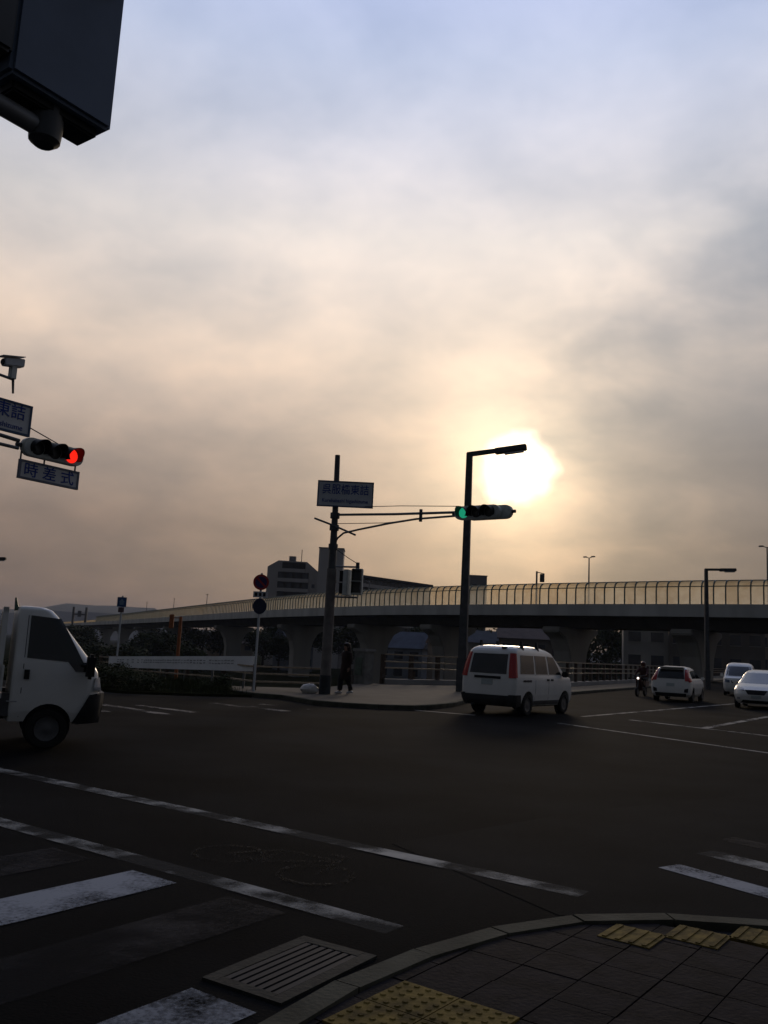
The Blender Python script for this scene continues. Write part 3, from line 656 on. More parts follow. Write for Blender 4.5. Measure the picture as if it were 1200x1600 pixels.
def traffic_signal(loc, az, lit, label, group='horizontal traffic signals'):
    e = empty('traffic_signal', loc, face_rz(az), label, 'traffic signal', group)
    body = MB(); P = []
    for s, c in ((1, 0.55), (-1, -0.55)):
        for k in range(9):
            a = R(-90) + math.pi * k / 8 if s > 0 else R(90) + math.pi * k / 8
            P.append((c + 0.2 * math.cos(a), 0.2 * math.sin(a)))
    body.plate(P, (0, 0.0, 0), (1, 0, 0), (0, 0, 1), 0.18); body.build('housing', signal_grey, e, smooth=True, bevel=0.015)
    V = visor(0.18, 0.34).mesh('visor', black_m, True)
    for k, x in enumerate((-0.42, 0.0, 0.42)):
        l = MB().lathe([(0.085, 0.165), (0.105, 0.15), (0.115, 0.09), (0.118, 0.01)], (x, 0, 0), (0, -1, 0), 20)
        lo = l.build('lens', (lens_green if lit == 0 else lens_red) if k == lit else lens_off, e, smooth=True)
        if k == lit: lo['label'] = 'lit green lens' if lit == 0 else 'lit red lens'
        link_mesh('visor', V, e, (x, 0, 0))
    MB().tube([(-0.75, 0.02, 0), (-0.86, 0.02, 0)], 0.05, 8).build('bracket', dark_steel, e)
    return e
def name_board(name, loc, az, w, h, label, cat, lines, frame_m=blue_frame, group=None):
    e = empty(name, loc, face_rz(az), label, cat, group)
    MB().box((0, 0, h / 2), (w - 0.03, 0.04, h - 0.03)).build('sign_plate', white_sign, e)
    f = MB()
    for s in (0, 1): f.box((0, 0, 0.02 + s * (h - 0.04)), (w, 0.07, 0.04)); f.box(((s - 0.5) * (w - 0.04), 0, h / 2), (0.04, 0.066, h - 0.08))
    f.build('frame', frame_m, e)
    for (txt, size, z, width) in lines:
        lo = lettering(e, txt, size, (0, -0.025, z), 0, blue_ink, width)
    return e
NAME = '呉服橋東詰'; ROMA = 'Kurehabashi higashizume'
# -- far corner mast
mast = empty('signal_mast', (-1.6, 28.02, 0.1), 0, 'traffic signal mast with slim steel top and thick tan lower shaft on the far corner', 'signal pole')
MB().tube([(0, 0, 0.55), (0, 0, 2.0), (0, 0, 4.0)], [0.17, 0.165, 0.155], 14).build('lower_shaft', pole_beige, mast, smooth=True)
MB().tube([(0, 0, 3.95), (0, 0, 5.9), (-0.03, 0, 7.78)], [0.13, 0.10, 0.085], 12).build('upper_shaft', dark_steel, mast, smooth=True)
MB().tube([(0, 0, -0.15), (0, 0, 0.6)], [0.19, 0.185], 14).build('base_wrap', mat('dark_wrap', (0.035, 0.04, 0.045), 0.8), mast, smooth=True)
bx, by = vb.x, vb.y
def mp_(t, z, side=0.0): return (bx * t + va.x * side, by * t + va.y * side, z)
MB().tube([mp_(0, 5.78), mp_(2.4, 5.68), mp_(4.75, 5.62)], 0.04, 8).build('arm', steel, mast, smooth=True)
MB().tube([mp_(0.08, 4.75), mp_(0.16, 5.0), mp_(0.4, 5.16), mp_(1.0, 5.25), mp_(2.2, 5.40), mp_(3.2, 5.49), mp_(4.75, 5.52)], 0.033, 8).build('brace_arm', steel, mast, smooth=True)
MB().tube([mp_(3.35, 5.40), mp_(3.35, 5.78)], 0.05, 8).build('clamp', dark_steel, mast)
for z in (4.72, 5.35, 5.75): MB().tube([(0, 0, z - 0.09), (0, 0, z + 0.09)], 0.155, 12).build('collar', dark_steel, mast, smooth=True)
MB().tube([(-0.66, -0.1, 5.62), (0, -0.12, 5.40), (0.72, -0.15, 5.12)], 0.035, 6).build('cross_bar', steel, mast)
name_board('street_name_sign', (-1.29, 27.86, 6.12), 181, 1.84, 0.86, 'white intersection name board with blue lettering on top of the far signal mast', 'sign', [(NAME, 0.36, 0.56, 1.52), (ROMA, 0.17, 0.2, 1.5)])
sg = Vector((-1.6, 28.02)) + vb * 5.33
traffic_signal((sg.x, sg.y, 5.68), 215.5, 0, 'traffic signal showing green, in front of the tall lamp post')
sg2 = sg + vb * 0.24 + va * 0.26
traffic_signal((sg2.x, sg2.y, 5.70), 35.5, None, 'traffic signal mounted back to back behind the green one and facing away')
# cables
def cable(pts, r=0.012, label='thin cable strung from the far signal mast to the green signal'):
    b = MB().tube(pts, r, 5); o_ = b.build('cable', black_m); tag(o_, label, 'cable', 'cables on the far signal mast'); return o_
mw = Vector((-1.6, 28.02, 0.1))
def mpw(t, z, s=0.0): return tuple(mw + Vector(mp_(t, z, s)))
cable([mpw(1.2, 5.98), mpw(2.6, 5.93), mpw(4.7, 5.80)], label='topmost thin cable strung from the far signal mast to the green signal')
cable([mpw(0.1, 5.48), mpw(2.0, 5.42), mpw(3.3, 5.47)], label='thin cable sagging between the two arms of the far signal mast')
# pedestrian signals on the mast
def ped_signal(loc, az, label, w=0.36, h=0.84, d=0.18, name='pedestrian_signal'):
    e = empty(name, loc, face_rz(az), label, 'signal', 'pedestrian signals')
    MB().box((0, 0, h / 2), (w, d, h)).build('housing', signal_grey, e, bevel=0.02)
    for k, z in enumerate((h * 0.27, h * 0.74)):
        l = MB().box((0, -d / 2 - 0.008, z), (w * 0.74, 0.012, h * 0.38)).build('lens', lens_off, e)
        v = MB(); hw, hh = w * 0.39, h * 0.205
        v.box((0, -d / 2 - 0.09, z + hh), (2 * hw + 0.012, 0.18, 0.012)); v.box((-hw, -d / 2 - 0.07, z - 0.006), (0.012, 0.14, 2 * hh - 0.002)); v.box((hw, -d / 2 - 0.07, z - 0.006), (0.012, 0.14, 2 * hh - 0.002))
        v.build('visor', black_m, e)
    return e
ped_signal((-0.75, 27.75, 3.28), 190, 'grey two-lamp pedestrian signal facing the crossing from the far signal mast')
ped_signal((-1.06, 27.98, 3.25), 300, 'pedestrian signal turned side-on next to the two-lamp one on the far mast')
pa = MB().tube([(0, 0, 4.08), (0.9, -0.2, 4.08)], 0.03, 8); pa.build('arm', steel, mast)
pa = MB().tube([(0, 0, 3.1), (0.88, -0.2, 3.1)], 0.03, 8); pa.build('arm', steel, mast)
pa = MB().tube([(0.84, -0.27, 4.02), (0.84, -0.27, 4.22)], 0.06, 8); pa.build('arm_cap', dark_steel, mast)
cable([(-1.5, 28.0, 4.75), (-1.1, 27.9, 4.48), (-0.76, 27.78, 4.28)], 0.012, 'short stay cable from the far mast to the pedestrian signal')

# -- near-left mast: its pole stands left of the picture, its arm reaches in
SV = Vector((va.x, va.y, 0)); sc_ = Vector((-6.79, 17.2, 5.2)); pb = sc_ - SV * 4.9
lm = empty('signal_mast', (pb.x, pb.y, 0), 0, 'traffic signal mast whose thin arms carry the red signal and the camera', 'signal pole')
def lp(t, z, s=0.0): return (SV.x * t + bx * s, SV.y * t + by * s, z)
MB().tube([lp(0, 0), lp(0, 4), lp(0, 8.2)], [0.16, 0.14, 0.11], 12).build('shaft', steel, lm, smooth=True)
MB().tube([lp(0, 5.45), lp(2.5, 5.36), lp(4.15, 5.27)], 0.04, 8).build('arm', steel, lm, smooth=True)
MB().tube([lp(0.1, 4.7), lp(0.5, 5.0), lp(2.5, 5.12), lp(4.15, 5.12)], 0.035, 8).build('brace_arm', steel, lm, smooth=True)
MB().tube([lp(0, 6.75, -0.1), lp(2.6, 6.54, -0.1), lp(3.93, 6.47, -0.1)], 0.03, 8).build('camera_arm', steel, lm, smooth=True)
ts_ = traffic_signal(tuple(sc_), 125.5, 2, 'traffic signal showing red above a hanging three-character plate')
ts_.scale = (0.92, 0.92, 0.92)
bc = sc_ - SV * (0.62 + 0.92)
name_board('street_name_sign', (bc.x + bx * 0.1, bc.y + by * 0.1, 5.36), 125.5, 1.84, 0.62, 'white intersection name board with blue lettering beside the red signal', 'sign', [(NAME, 0.32, 0.41, 1.54), (ROMA, 0.15, 0.13, 1.5)])
bc2 = sc_ + Vector((0, 0, -0.66)) - SV * 0.02
sub = name_board('signal_plate', tuple(bc2), 125.5, 1.36, 0.38, 'white plate with three blue characters hung under the red signal', 'sign', [('時 差 式', 0.3, 0.18, 1.12)])
sub.children[0].data.materials[0] = mat('plate_grey_blue', (0.15, 0.17, 0.22), 0.5)
hb = MB()
for x in (-0.64, -0.12, 0.6): hb.box((x, 0.03, 0.44), (0.025, 0.025, 0.2))
hb.build('hanger', dark_steel, sub)
cable([tuple(bc + SV * 0.9 + Vector((0, 0, 0.40))), tuple(sc_ + SV * 0.1 + Vector((0, 0, 0.2)))], 0.012, 'thin stay cable from the name board down to the red signal')
# traffic camera on its arm end
cc = pb + SV * 3.9 - Vector((bx, by, 0)) * 0.1
cv = empty('traffic_camera', (cc.x, cc.y, 6.47), R(236), 'white traffic camera with a sunshield on the end of a thin arm', 'camera')
cv.scale = (0.72, 1.0, 0.95)
MB().box((0, 0, 0.15), (0.16, 0.13, 0.3)).build('bracket', signal_grey, cv, bevel=0.01)
hs = MB().add([(-0.26, -0.10, 0.30), (0.30, -0.08, 0.22), (0.30, 0.08, 0.22), (-0.26, 0.10, 0.30), (-0.26, -0.10, 0.48), (0.32, -0.08, 0.38), (0.32, 0.08, 0.38), (-0.26, 0.10, 0.48)], [(0, 3, 2, 1), (4, 5, 6, 7), (0, 1, 5, 4), (1, 2, 6, 5), (2, 3, 7, 6), (3, 0, 4, 7)])
hs.build('housing', white_sign, cv, bevel=0.02)
MB().add([(-0.22, -0.14, 0.50), (0.42, -0.12, 0.395), (0.42, 0.12, 0.395), (-0.22, 0.14, 0.50), (-0.22, -0.14, 0.515), (0.42, -0.12, 0.41), (0.42, 0.12, 0.41), (-0.22, 0.14, 0.515)], [(0, 3, 2, 1), (4, 5, 6, 7), (0, 1, 5, 4), (1, 2, 6, 5), (2, 3, 7, 6), (3, 0, 4, 7)]).build('sunshield', white_sign, cv)
MB().lathe([(0, 0.06), (0.03, 0.06)], (0.31, 0, 0.30), (1, 0, -0.1), 14).build('lens', black_m, cv)
MB().tube([(0.0, 0.03, 0.06), (-0.06, 0.03, -0.30)], [0.035, 0.025], 8).build('cable_gland', dark_steel, cv)

# -- close pedestrian signal overhead
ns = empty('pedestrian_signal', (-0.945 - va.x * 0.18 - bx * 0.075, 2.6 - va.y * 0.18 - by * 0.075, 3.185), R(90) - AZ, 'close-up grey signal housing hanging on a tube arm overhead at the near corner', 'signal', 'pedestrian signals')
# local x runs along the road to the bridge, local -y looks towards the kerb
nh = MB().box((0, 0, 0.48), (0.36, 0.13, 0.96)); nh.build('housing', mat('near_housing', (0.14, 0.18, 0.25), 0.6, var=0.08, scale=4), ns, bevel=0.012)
MB().box((-0.23, 0.01, 0.50), (0.10, 0.16, 0.9)).build('side_bracket', dark_steel, ns, bevel=0.01)
MB().box((0.08, -0.075, 0.50), (0.10, 0.03, 0.10)).build('latch', black_m, ns, bevel=0.005)
MB().box((0, 0.02, -0.012), (0.30, 0.10, 0.035)).build('bottom_plate', black_m, ns, bevel=0.006)
MB().tube([(0.0, 0.02, 0.0), (0.0, 0.02, -0.06), (0.0, 0.02, -0.105), (0.0, 0.02, -0.12)], [0.052, 0.052, 0.048, 0.03], 16).build('coupling', dark_steel, ns, smooth=True)
MB().tube([(-0.03, 0.02, -0.07), (-1.7, 0.02, -0.06)], 0.030, 12).build('arm', steel, ns, smooth=True)
MB().tube([(-1.7, 0.02, -3.185), (-1.7, 0.02, 1.2)], [0.09, 0.08], 14).build('post', steel, ns, smooth=True)
vz = visor(0.12, 0.22)
for z in (0.25, 0.70):
    MB().box((0, 0.07, z), (0.27, 0.014, 0.36)).build('lens', lens_off, ns)
    v = MB().box((0, 0.15, z + 0.19), (0.30, 0.17, 0.012)); v.box((-0.145, 0.13, z), (0.012, 0.13, 0.36)); v.box((0.145, 0.13, z), (0.012, 0.13, 0.36)); v.build('visor', black_m, ns)

# ---------------------------------------------------------------- lamp posts
def street_lamp(loc, h, arm, arm_z, az, w, label):
    e = empty('street_lamp', loc, math.pi / 2 - R(az), label, 'street lamp', 'square-section street lamps')
    def sq(r, z): return [(-r, -r, z), (r, -r, z), (r, r, z), (-r, r, z)]
    b = MB(); levels = [(w * 0.5, 1.3), (w * 0.46, 4.0), (w * 0.36, h)]; vs = []
    for r, z in levels: vs += sq(r, z)
    b.add(vs, [(4 * k + j, 4 * k + (j + 1) % 4, 4 * k + 4 + (j + 1) % 4, 4 * k + 4 + j) for k in range(2) for j in range(4)] + [(3, 2, 1, 0), (8, 9, 10, 11)])
    b.build('pole', dark_steel, e, bevel=0.015)
    MB().box((0, 0, 0.6), (w * 1.22, w * 1.22, 1.45)).build('base', dark_steel, e, bevel=0.02)
    a = MB().bar((-w * 0.3, 0, h - 0.06), (arm * 0.62, 0, h - 0.06 + (arm_z) * 0.62), w * 0.55, w * 0.5, up=(0, 1, 0)); a.build('arm', dark_steel, e, bevel=0.01)
    hd = MB().bar((arm * 0.45, 0, h - 0.08 + arm_z * 0.45), (arm, 0, h - 0.08 + arm_z), w * 0.75, w * 0.95, up=(0, 1, 0)); ho = hd.build('lamp_head', dark_steel, e, bevel=0.03)
    MB().bar((arm * 0.62, 0, h - 0.08 + arm_z * 0.62 - w * 0.38), (arm * 0.95, 0, h - 0.08 + arm_z * 0.95 - w * 0.38), w * 0.4, w * 0.5, up=(0, 1, 0)).build('lamp_glass', lamp_glass, ho)
    return e
street_lamp((3.44, 35.1, 0.1), 9.75, 2.35, 0.30, 106, 0.33, 'tall dark square street lamp standing behind the white minivan, its arm crossing the sun')
street_lamp((23.6, 62.5, 0.0), 8.6, 2.15, 0.10, 92, 0.30, 'dark square street lamp rising in front of the elevated road beside the oncoming cars')

street_lamp((-22.6, 48.0, -0.5), 6.1, 1.75, 0.05, 90, 0.22, 'street lamp up the river road whose arm tip shows above the truck')

# ---------------------------------------------------------------- sign posts on the far left
np_ = empty('no_parking_sign', (-3.78, 27.48, 0.05), 0, 'white post with a round no-parking sign, a small plate and a second dark round sign', 'sign post')
MB().tube([(0, 0, -0.1), (0.0, 0, 3.75)], 0.038, 10).build('post', white_sign, np_, smooth=True)
def disc(parent, z, r, rz, mats, x=0.0):
    e = MB().lathe([(0, r), (0.02, r)], (0, 0, 0), (0, -1, 0), 28); o_ = e.build('sign_disc', mats[0], parent, smooth=True); o_.location = (x, -0.045, z); o_.rotation_euler = (0, 0, rz); return o_
d1 = disc(np_, 3.46, 0.25, R(8), (red_sign,))
MB().lathe([(0.02, 0.185), (0.024, 0.185)], (0, 0, 0), (0, -1, 0), 28).build('sign_face', mat('sign_violet', (0.045, 0.025, 0.10), 0.5), d1)
MB().plate([(-0.15, 0.11), (-0.11, 0.15), (0.15, -0.11), (0.11, -0.15)], (0, -0.026, 0), (1, 0, 0), (0, 0, 1), 0.004).build('slash', red_sign, d1)
MB().box((0.01, -0.05, 3.07), (0.46, 0.02, 0.19)).build('plate', white_sign, np_)
for x in (-0.13, 0.0, 0.13): MB().box((x, -0.062, 3.07), (0.08, 0.004, 0.11)).build('plate_mark', black_m, np_)
d2 = disc(np_, 2.70, 0.245, R(38), (mat('sign_dark_blue', (0.012, 0.02, 0.06), 0.5),))
MB().lathe([(0.02, 0.215), (0.024, 0.215)], (0, 0, 0), (0, -1, 0), 28).build('sign_face', mat('sign_navy', (0.010, 0.016, 0.045), 0.5), d2)
inf = empty('information_sign', (-13.3, 45.0, -0.4), 0, 'blue square sign on a thin white post behind the long board', 'sign post')
MB().tube([(0, 0, -2.6), (0, 0, 4.1)], 0.05, 8).build('post', white_sign, inf, smooth=True)
MB().box((0, -0.06, 3.78), (0.48, 0.03, 0.5)).build('sign_plate', mat('sign_mid_blue', (0.03, 0.09, 0.22), 0.5), inf, bevel=0.01)
MB().plate([(-0.1, -0.14), (0.1, -0.14), (0.1, 0.0), (0.16, 0.0), (0, 0.16), (-0.16, 0.0), (-0.1, 0.0)], (0, -0.078, 3.78), (1, 0, 0), (0, 0, 1), 0.004).build('pictogram', mat('sign_pale', (0.2, 0.3, 0.42), 0.5), inf)
MB().box((0, -0.06, 3.38), (0.3, 0.03, 0.26)).build('lower_plate', mat('sign_brown', (0.10, 0.06, 0.07), 0.5), inf)
orange_m = mat('orange_paint', (0.34, 0.10, 0.030), 0.6, var=0.12, scale=4)
orp = empty('marker_post', (-13.6, 60.0, LOW), 0, 'rusty orange post on the river bank behind the long white board', 'post')
MB().tube([(0, 0, -0.5), (0, 0, 7.4)], [0.14, 0.11], 10).build('shaft', orange_m, orp, smooth=True)
MB().box((-0.62, 0, 7.05), (0.30, 0.2, 0.95)).build('box', orange_m, orp, bevel=0.03)
MB().bar((0, 0, 7.3), (-0.7, 0, 7.3), 0.06, 0.06).build('arm', orange_m, orp)
# the long white board on its posts
B0, B1 = Vector((-3.98, 28.55, 0.935)), Vector((-11.85, 39.0, 0.48))
lb = empty('notice_board', (-7.9, 33.8, 0.0), 0, 'long low white board lettered in small dark type along the river fence', 'board')
b0, b1 = B0 - Vector((-7.9, 33.8, 0)), B1 - Vector((-7.9, 33.8, 0))
h0, h1 = 0.245, 0.235
bd_ = (b1 - b0).normalized(); bn = Vector((bd_.y, -bd_.x, 0)) * -0.025
MB().add([b + n_ + Vector((0, 0, z)) for b, hh in ((b0, h0), (b1, h1)) for n_ in (bn, -bn) for z in (-hh, hh)], [(0, 1, 3, 2), (4, 6, 7, 5), (0, 4, 5, 1), (2, 3, 7, 6), (0, 2, 6, 4), (1, 5, 7, 3)]).build('board', mat('board_white', (0.84, 0.85, 0.85), 0.5, var=0.06, scale=1.2), lb)
tm = MB(); side = Vector((-bd_.y, bd_.x, 0)).normalized()
if side.y > 0: side = -side
t_ = 1.35
while t_ < 12.0:
    w_ = random.uniform(0.10, 0.22); c = b0 + bd_ * (t_ + w_ / 2) + side * 0.029
    if random.random() > 0.12:
        for q in range(2): tm.bar(c - bd_ * w_ / 2 + Vector((0, 0, 0.09 - 0.09 * q + random.uniform(-.015, .015))), c + bd_ * w_ / 2 + Vector((0, 0, 0.09 - 0.09 * q)), 0.006, 0.022 + random.uniform(0, .02))
    t_ += w_ + random.uniform(0.05, 0.12)
tm.build('small_print', mat('print_grey', (0.30, 0.30, 0.31), 0.7), lb)
for k in range(6):
    c = b0 + bd_ * (0.7 + 2.3 * k) - side * 0.05; z = (b0.z + (b1.z - b0.z) * (0.7 + 2.3 * k) / 13.1)
    MB().box((c.x, c.y, z / 2 - 0.25), (0.07, 0.07, z + 0.9)).build('support', steel, lb)

# fences
def fence(name, pts, label, zs, h, spacing, post_w, base_z, rail_mat, rail_w=0.05):
    pts = [Vector(p) for p in pts]; e = empty(name, (pts[0].x, pts[0].y, 0), 0, label, 'fence', 'brown post-and-rail fences'); o_ = Vector((pts[0].x, pts[0].y, 0))
    for p, q in zip(pts, pts[1:]):
        n = max(1, round((q - p).length / spacing))
        for k in range(n + (1 if q == pts[-1] else 0)):
            c = p.lerp(q, k / n) - o_; ang = math.atan2((q - p).y, (q - p).x)
            MB().box((c.x, c.y, c.z + base_z + h / 2 - 0.1), (post_w, post_w * 0.8, h + 0.2), ang).build('post', brown_steel, e, bevel=0.01)
        d = (q - p).normalized(); nn = Vector((d.y, -d.x, 0)) * (post_w * 0.55)
        if nn.y > 0: nn = -nn
        for z in zs: MB().bar(p - o_ + nn + Vector((0, 0, base_z + z)), q - o_ + nn + Vector((0, 0, base_z + z)), rail_w, rail_w).build('rail', rail_mat, e)
    return e
fence('river_fence', [(-1.75, 29.6, 0), (-3.9, 28.4, 0), (-5.3, 30.6, 0), (-7.0, 32.7, -0.05), (-12.6, 40.2, -0.2)], 'low brown fence with pale rails on the far corner, running behind the long board', (0.30, 0.55, 0.78), 0.85, 1.9, 0.13, 0.08, rail_light)
fence('bridge_railing', [(p[0], p[1], 0) for p in RAILS[1:]], 'brown bridge railing with three pale rails along the far footway', (0.52, 0.80, 1.12), 1.12, 2.0, 0.2, 0.30, rail_light, 0.06)
pl = MB(); 
for (p, q) in zip(RAILS[1:], RAILS[2:]):
    p, q = Vector((*p, 0)), Vector((*q, 0)); pl.bar(p + Vector((0, 0, 0.2)), q + Vector((0, 0, 0.2)), 0.4, 0.26)
po = pl.build('bridge_plinth', concrete); tag(po, kind='structure')
pil = empty('bridge_pillar', (-0.55, 38.2, 0.1), R(-40), 'stone end pillar of the bridge railing next to the walking person', 'pillar')
MB().box((0, 0, 0.65), (0.62, 0.62, 1.5)).build('shaft', mat('pillar_stone', (0.17, 0.17, 0.16), 0.9, scale=4), pil, bevel=0.02)
MB().box((0, 0, 1.45), (0.74, 0.74, 0.13)).build('cap', concrete, pil, bevel=0.02)
MB().box((0.0, -0.33, 0.75), (0.36, 0.05, 0.75)).build('name_plaque', mat('plaque_green', (0.10, 0.13, 0.10), 0.6), pil)
# the bag at the foot of the mast
bag = MB(); random.seed(5)
vs = []; nu, nv = 14, 8
for j in range(nv + 1):
    th = math.pi * j / nv
    for i in range(nu):
        ph = 2 * math.pi * i / nu; k = 1 + 0.22 * noise.noise(Vector((math.cos(ph) * 2.3, math.sin(ph) * 2.3, th * 1.7)))
        vs.append((0.30 * math.sin(th) * math.cos(ph) * k, 0.20 * math.sin(th) * math.sin(ph) * k, max(0, 0.15 + 0.17 * math.cos(th) * k)))
bag.add(vs, [(j * nu + i, j * nu + (i + 1) % nu, (j + 1) * nu + (i + 1) % nu, (j + 1) * nu + i) for j in range(nv) for i in range(nu)])
bo = bag.build('plastic_bag', mat('bag_white', (0.55, 0.53, 0.50), 0.5, var=0.1, scale=8), smooth=True); bo.location = (-2.08, 28.0, 0.09); tag(bo, 'crumpled white plastic bag on the ground at the foot of the signal mast', 'bag')

# ---------------------------------------------------------------- vehicles
class Shell:
    """car body as stacked rounded outlines; levels: (z, x_rear, x_front, half_width, r_rear, r_front)"""
    def __init__(s, levels, bow=0.05): s.lv = levels; s.bow = bow
    def at(s, z):
        l = s.lv
        if z <= l[0][0]: return l[0][1:]
        for a, b in zip(l, l[1:]):
            if z <= b[0]:
                t = (z - a[0]) / (b[0] - a[0]); return tuple(a[k] + (b[k] - a[k]) * t for k in range(1, 6))
        return l[-1][1:]
    def y(s, x, z):
        xr, xf, w, rr, rf = s.at(z)
        if x > xf - rf: d = min(rf, x - xf + rf); return w - rf + math.sqrt(max(0, rf * rf - d * d))
        if x < xr + rr: d = min(rr, xr + rr - x); return w - rr + math.sqrt(max(0, rr * rr - d * d))
        return w
    def xend(s, y, z, front):
        xr, xf, w, rr, rf = s.at(z); r = rf if front else rr; y = abs(y); d = 0
        if y > w - r: q = min(r, y - w + r); d = r - math.sqrt(max(0, r * r - q * q))
        d += s.bow * (min(y, w) / w) ** 2 * (0 if y > w - r else 1) + (s.bow * ((w - r) / w) ** 2 if y > w - r else 0)
        return xf - d if front else xr + d
    def mesh(s, name, material, sub=3):
        zs = []
        for a, b in zip(s.lv, s.lv[1:]): zs += [a[0] + (b[0] - a[0]) * k / sub for k in range(sub)]
        zs.append(s.lv[-1][0]); b = MB(); vs = []; nc = 7
        for z in zs:
            xr, xf, w, rr, rf = s.at(z); ring = []
            for k in range(nc): ring.append(-w + rr - rr * math.sin(math.pi / 2 * k / (nc - 1)) if False else 0)
            ys = [-(w - rf) * (1 - 2 * k / 6) for k in range(7)]
            ring = []
            for k in range(nc): a = math.pi / 2 * k / (nc - 1); y_ = -(w - rf) - rf * math.cos(a); ring.append((xf - rf + rf * math.sin(a) - s.bow * ((w - rf) / w) ** 2, y_))
            for k in range(1, 6): y_ = -(w - rf) + 2 * (w - rf) * k / 6; ring.append((xf - s.bow * (y_ / w) ** 2, y_))
            ring += [(x, -y_) for x, y_ in ring[:nc][::-1]]
            rear = []
            for k in range(nc): a = math.pi / 2 * k / (nc - 1); y_ = (w - rr) + rr * math.cos(a); rear.append((xr + rr - rr * math.sin(a) + s.bow * ((w - rr) / w) ** 2, y_))
            mid = [(xr + s.bow * (y_ / w) ** 2, y_) for y_ in [(w - rr) - 2 * (w - rr) * k / 6 for k in range(1, 6)]]
            ring += rear + mid + [(x, -y_) for x, y_ in rear[::-1]]
            vs += [(x, y_, z) for x, y_ in ring]
        n = len(ring); m = len(zs)
        fs = [(i * n + j, i * n + (j + 1) % n, (i + 1) * n + (j + 1) % n, (i + 1) * n + j) for i in range(m - 1) for j in range(n)] + [tuple(range(n - 1, -1, -1)), tuple(range((m - 1) * n, m * n))]
        b.add(vs, fs); return b.mesh(name, material, True)
    def patch(s, fn, n, m, out=0.008, inn=-0.03):
        """thin slab following the shell; fn(u, v) -> point, normal"""
        b = MB(); A = []; B = []
        for j in range(m + 1):
            for i in range(n + 1):
                p, nn = fn(i / n, j / m); A.append(p + nn * out); B.append(p + nn * inn)
        k = len(A); w = n + 1; fs = []
        for j in range(m):
            for i in range(n): q = (j * w + i, j * w + i + 1, (j + 1) * w + i + 1, (j + 1) * w + i); fs += [q, tuple(x + k for x in q[::-1])]
        edge = [i for i in range(n)] + [n + w * j for j in range(m)] + [m * w + n - i for i in range(n)] + [(m - j) * w for j in range(m)]
        for a, c in zip(edge, edge[1:] + edge[:1]): fs.append((a, c, c + k, a + k))
        return b.add(A + B, fs)
    def side(s, q, sgn, **k):
        """q: four (x, z) corners bottom-rear, bottom-front, top-front, top-rear"""
        def fn(u, v):
            x = (q[0][0] * (1 - u) + q[1][0] * u) * (1 - v) + (q[3][0] * (1 - u) + q[2][0] * u) * v
            z = (q[0][1] * (1 - u) + q[1][1] * u) * (1 - v) + (q[3][1] * (1 - u) + q[2][1] * u) * v
            return Vector((x, sgn * s.y(x, z), z)), Vector((0, sgn, 0))
        return s.patch(fn, 6, 4, **k)
    def end(s, q, front, **k):
        """q: four (y, z) corners"""
        def fn(u, v):
            y = (q[0][0] * (1 - u) + q[1][0] * u) * (1 - v) + (q[3][0] * (1 - u) + q[2][0] * u) * v
            z = (q[0][1] * (1 - u) + q[1][1] * u) * (1 - v) + (q[3][1] * (1 - u) + q[2][1] * u) * v
            return Vector((s.xend(y, z, front), y, z)), Vector((1 if front else -1, 0, 0.25)).normalized()
        return s.patch(fn, 8, 4, **k)
def cut_arches(me, axles, r, w, zc):
    o_ = link_mesh('tmp_body', me); cutters = []
    for x in axles:
        for sgn in (-1, 1):
            c = MB().lathe([(-0.2, r), (0.3, r)], (x, sgn * w, zc), (0, sgn, 0), 26).build('tmp_cut', None); cutters.append(c)
            md = o_.modifiers.new('b', 'BOOLEAN'); md.operation = 'DIFFERENCE'; md.object = c; md.solver = 'EXACT'
    dg = bpy.context.evaluated_depsgraph_get(); res = bpy.data.meshes.new_from_object(o_.evaluated_get(dg))
    bpy.data.objects.remove(o_)
    for c in cutters: bpy.data.objects.remove(c)
    res.set_sharp_from_angle(angle=R(35)); return res
def wheel(parent, x, y, r, width, sgn):
    t = MB().lathe([(-width / 2, r * 0.62), (-width / 2, r * 0.93), (-width * 0.35, r), (width * 0.35, r), (width / 2, r * 0.93), (width / 2, r * 0.68), (width * 0.25, r * 0.64)], (0, 0, 0), (0, sgn, 0), 26).build('wheel', tyre_m, parent, smooth=True)
    t.location = (x, y, r)
    rim = MB().lathe([(width * 0.30, r * 0.66), (width * 0.42, r * 0.62), (width * 0.34, r * 0.5), (width * 0.40, r * 0.2), (width * 0.44, r * 0.12)], (0, 0, 0), (0, sgn, 0), 20).build('rim', rim_m, t, smooth=True)
    return t
def car(name, loc, az, shell, axles, r, label, cat, arch=None, tw=0.17):
    e = empty(name, loc, math.pi / 2 - R(az), label, cat); W = max(l[3] for l in shell.lv); arch = arch or r * 1.2
    me = cut_arches(shell.mesh('body', white_paint), axles, arch, W, r * 1.04); body = link_mesh('body', me, e)
    for x in axles:
        for s in (-1, 1):
            wheel(e, x, s * (W - tw / 2 - 0.02), r, tw, s)
            MB().lathe([(-0.19, arch - 0.004), (-0.16, arch - 0.004), (-0.16, arch * 0.2)], (x, s * W, r * 1.04), (0, s, 0), 24).build('wheel_well', black_m, e)
    MB().box(((axles[0] + axles[1]) / 2, 0, 0.30), (abs(axles[1] - axles[0]) - 0.5, W * 1.5, 0.16)).build('underbody', black_m, e)
    return e, body
seat_m = mat('car_seat', (0.05, 0.05, 0.052), 0.8)

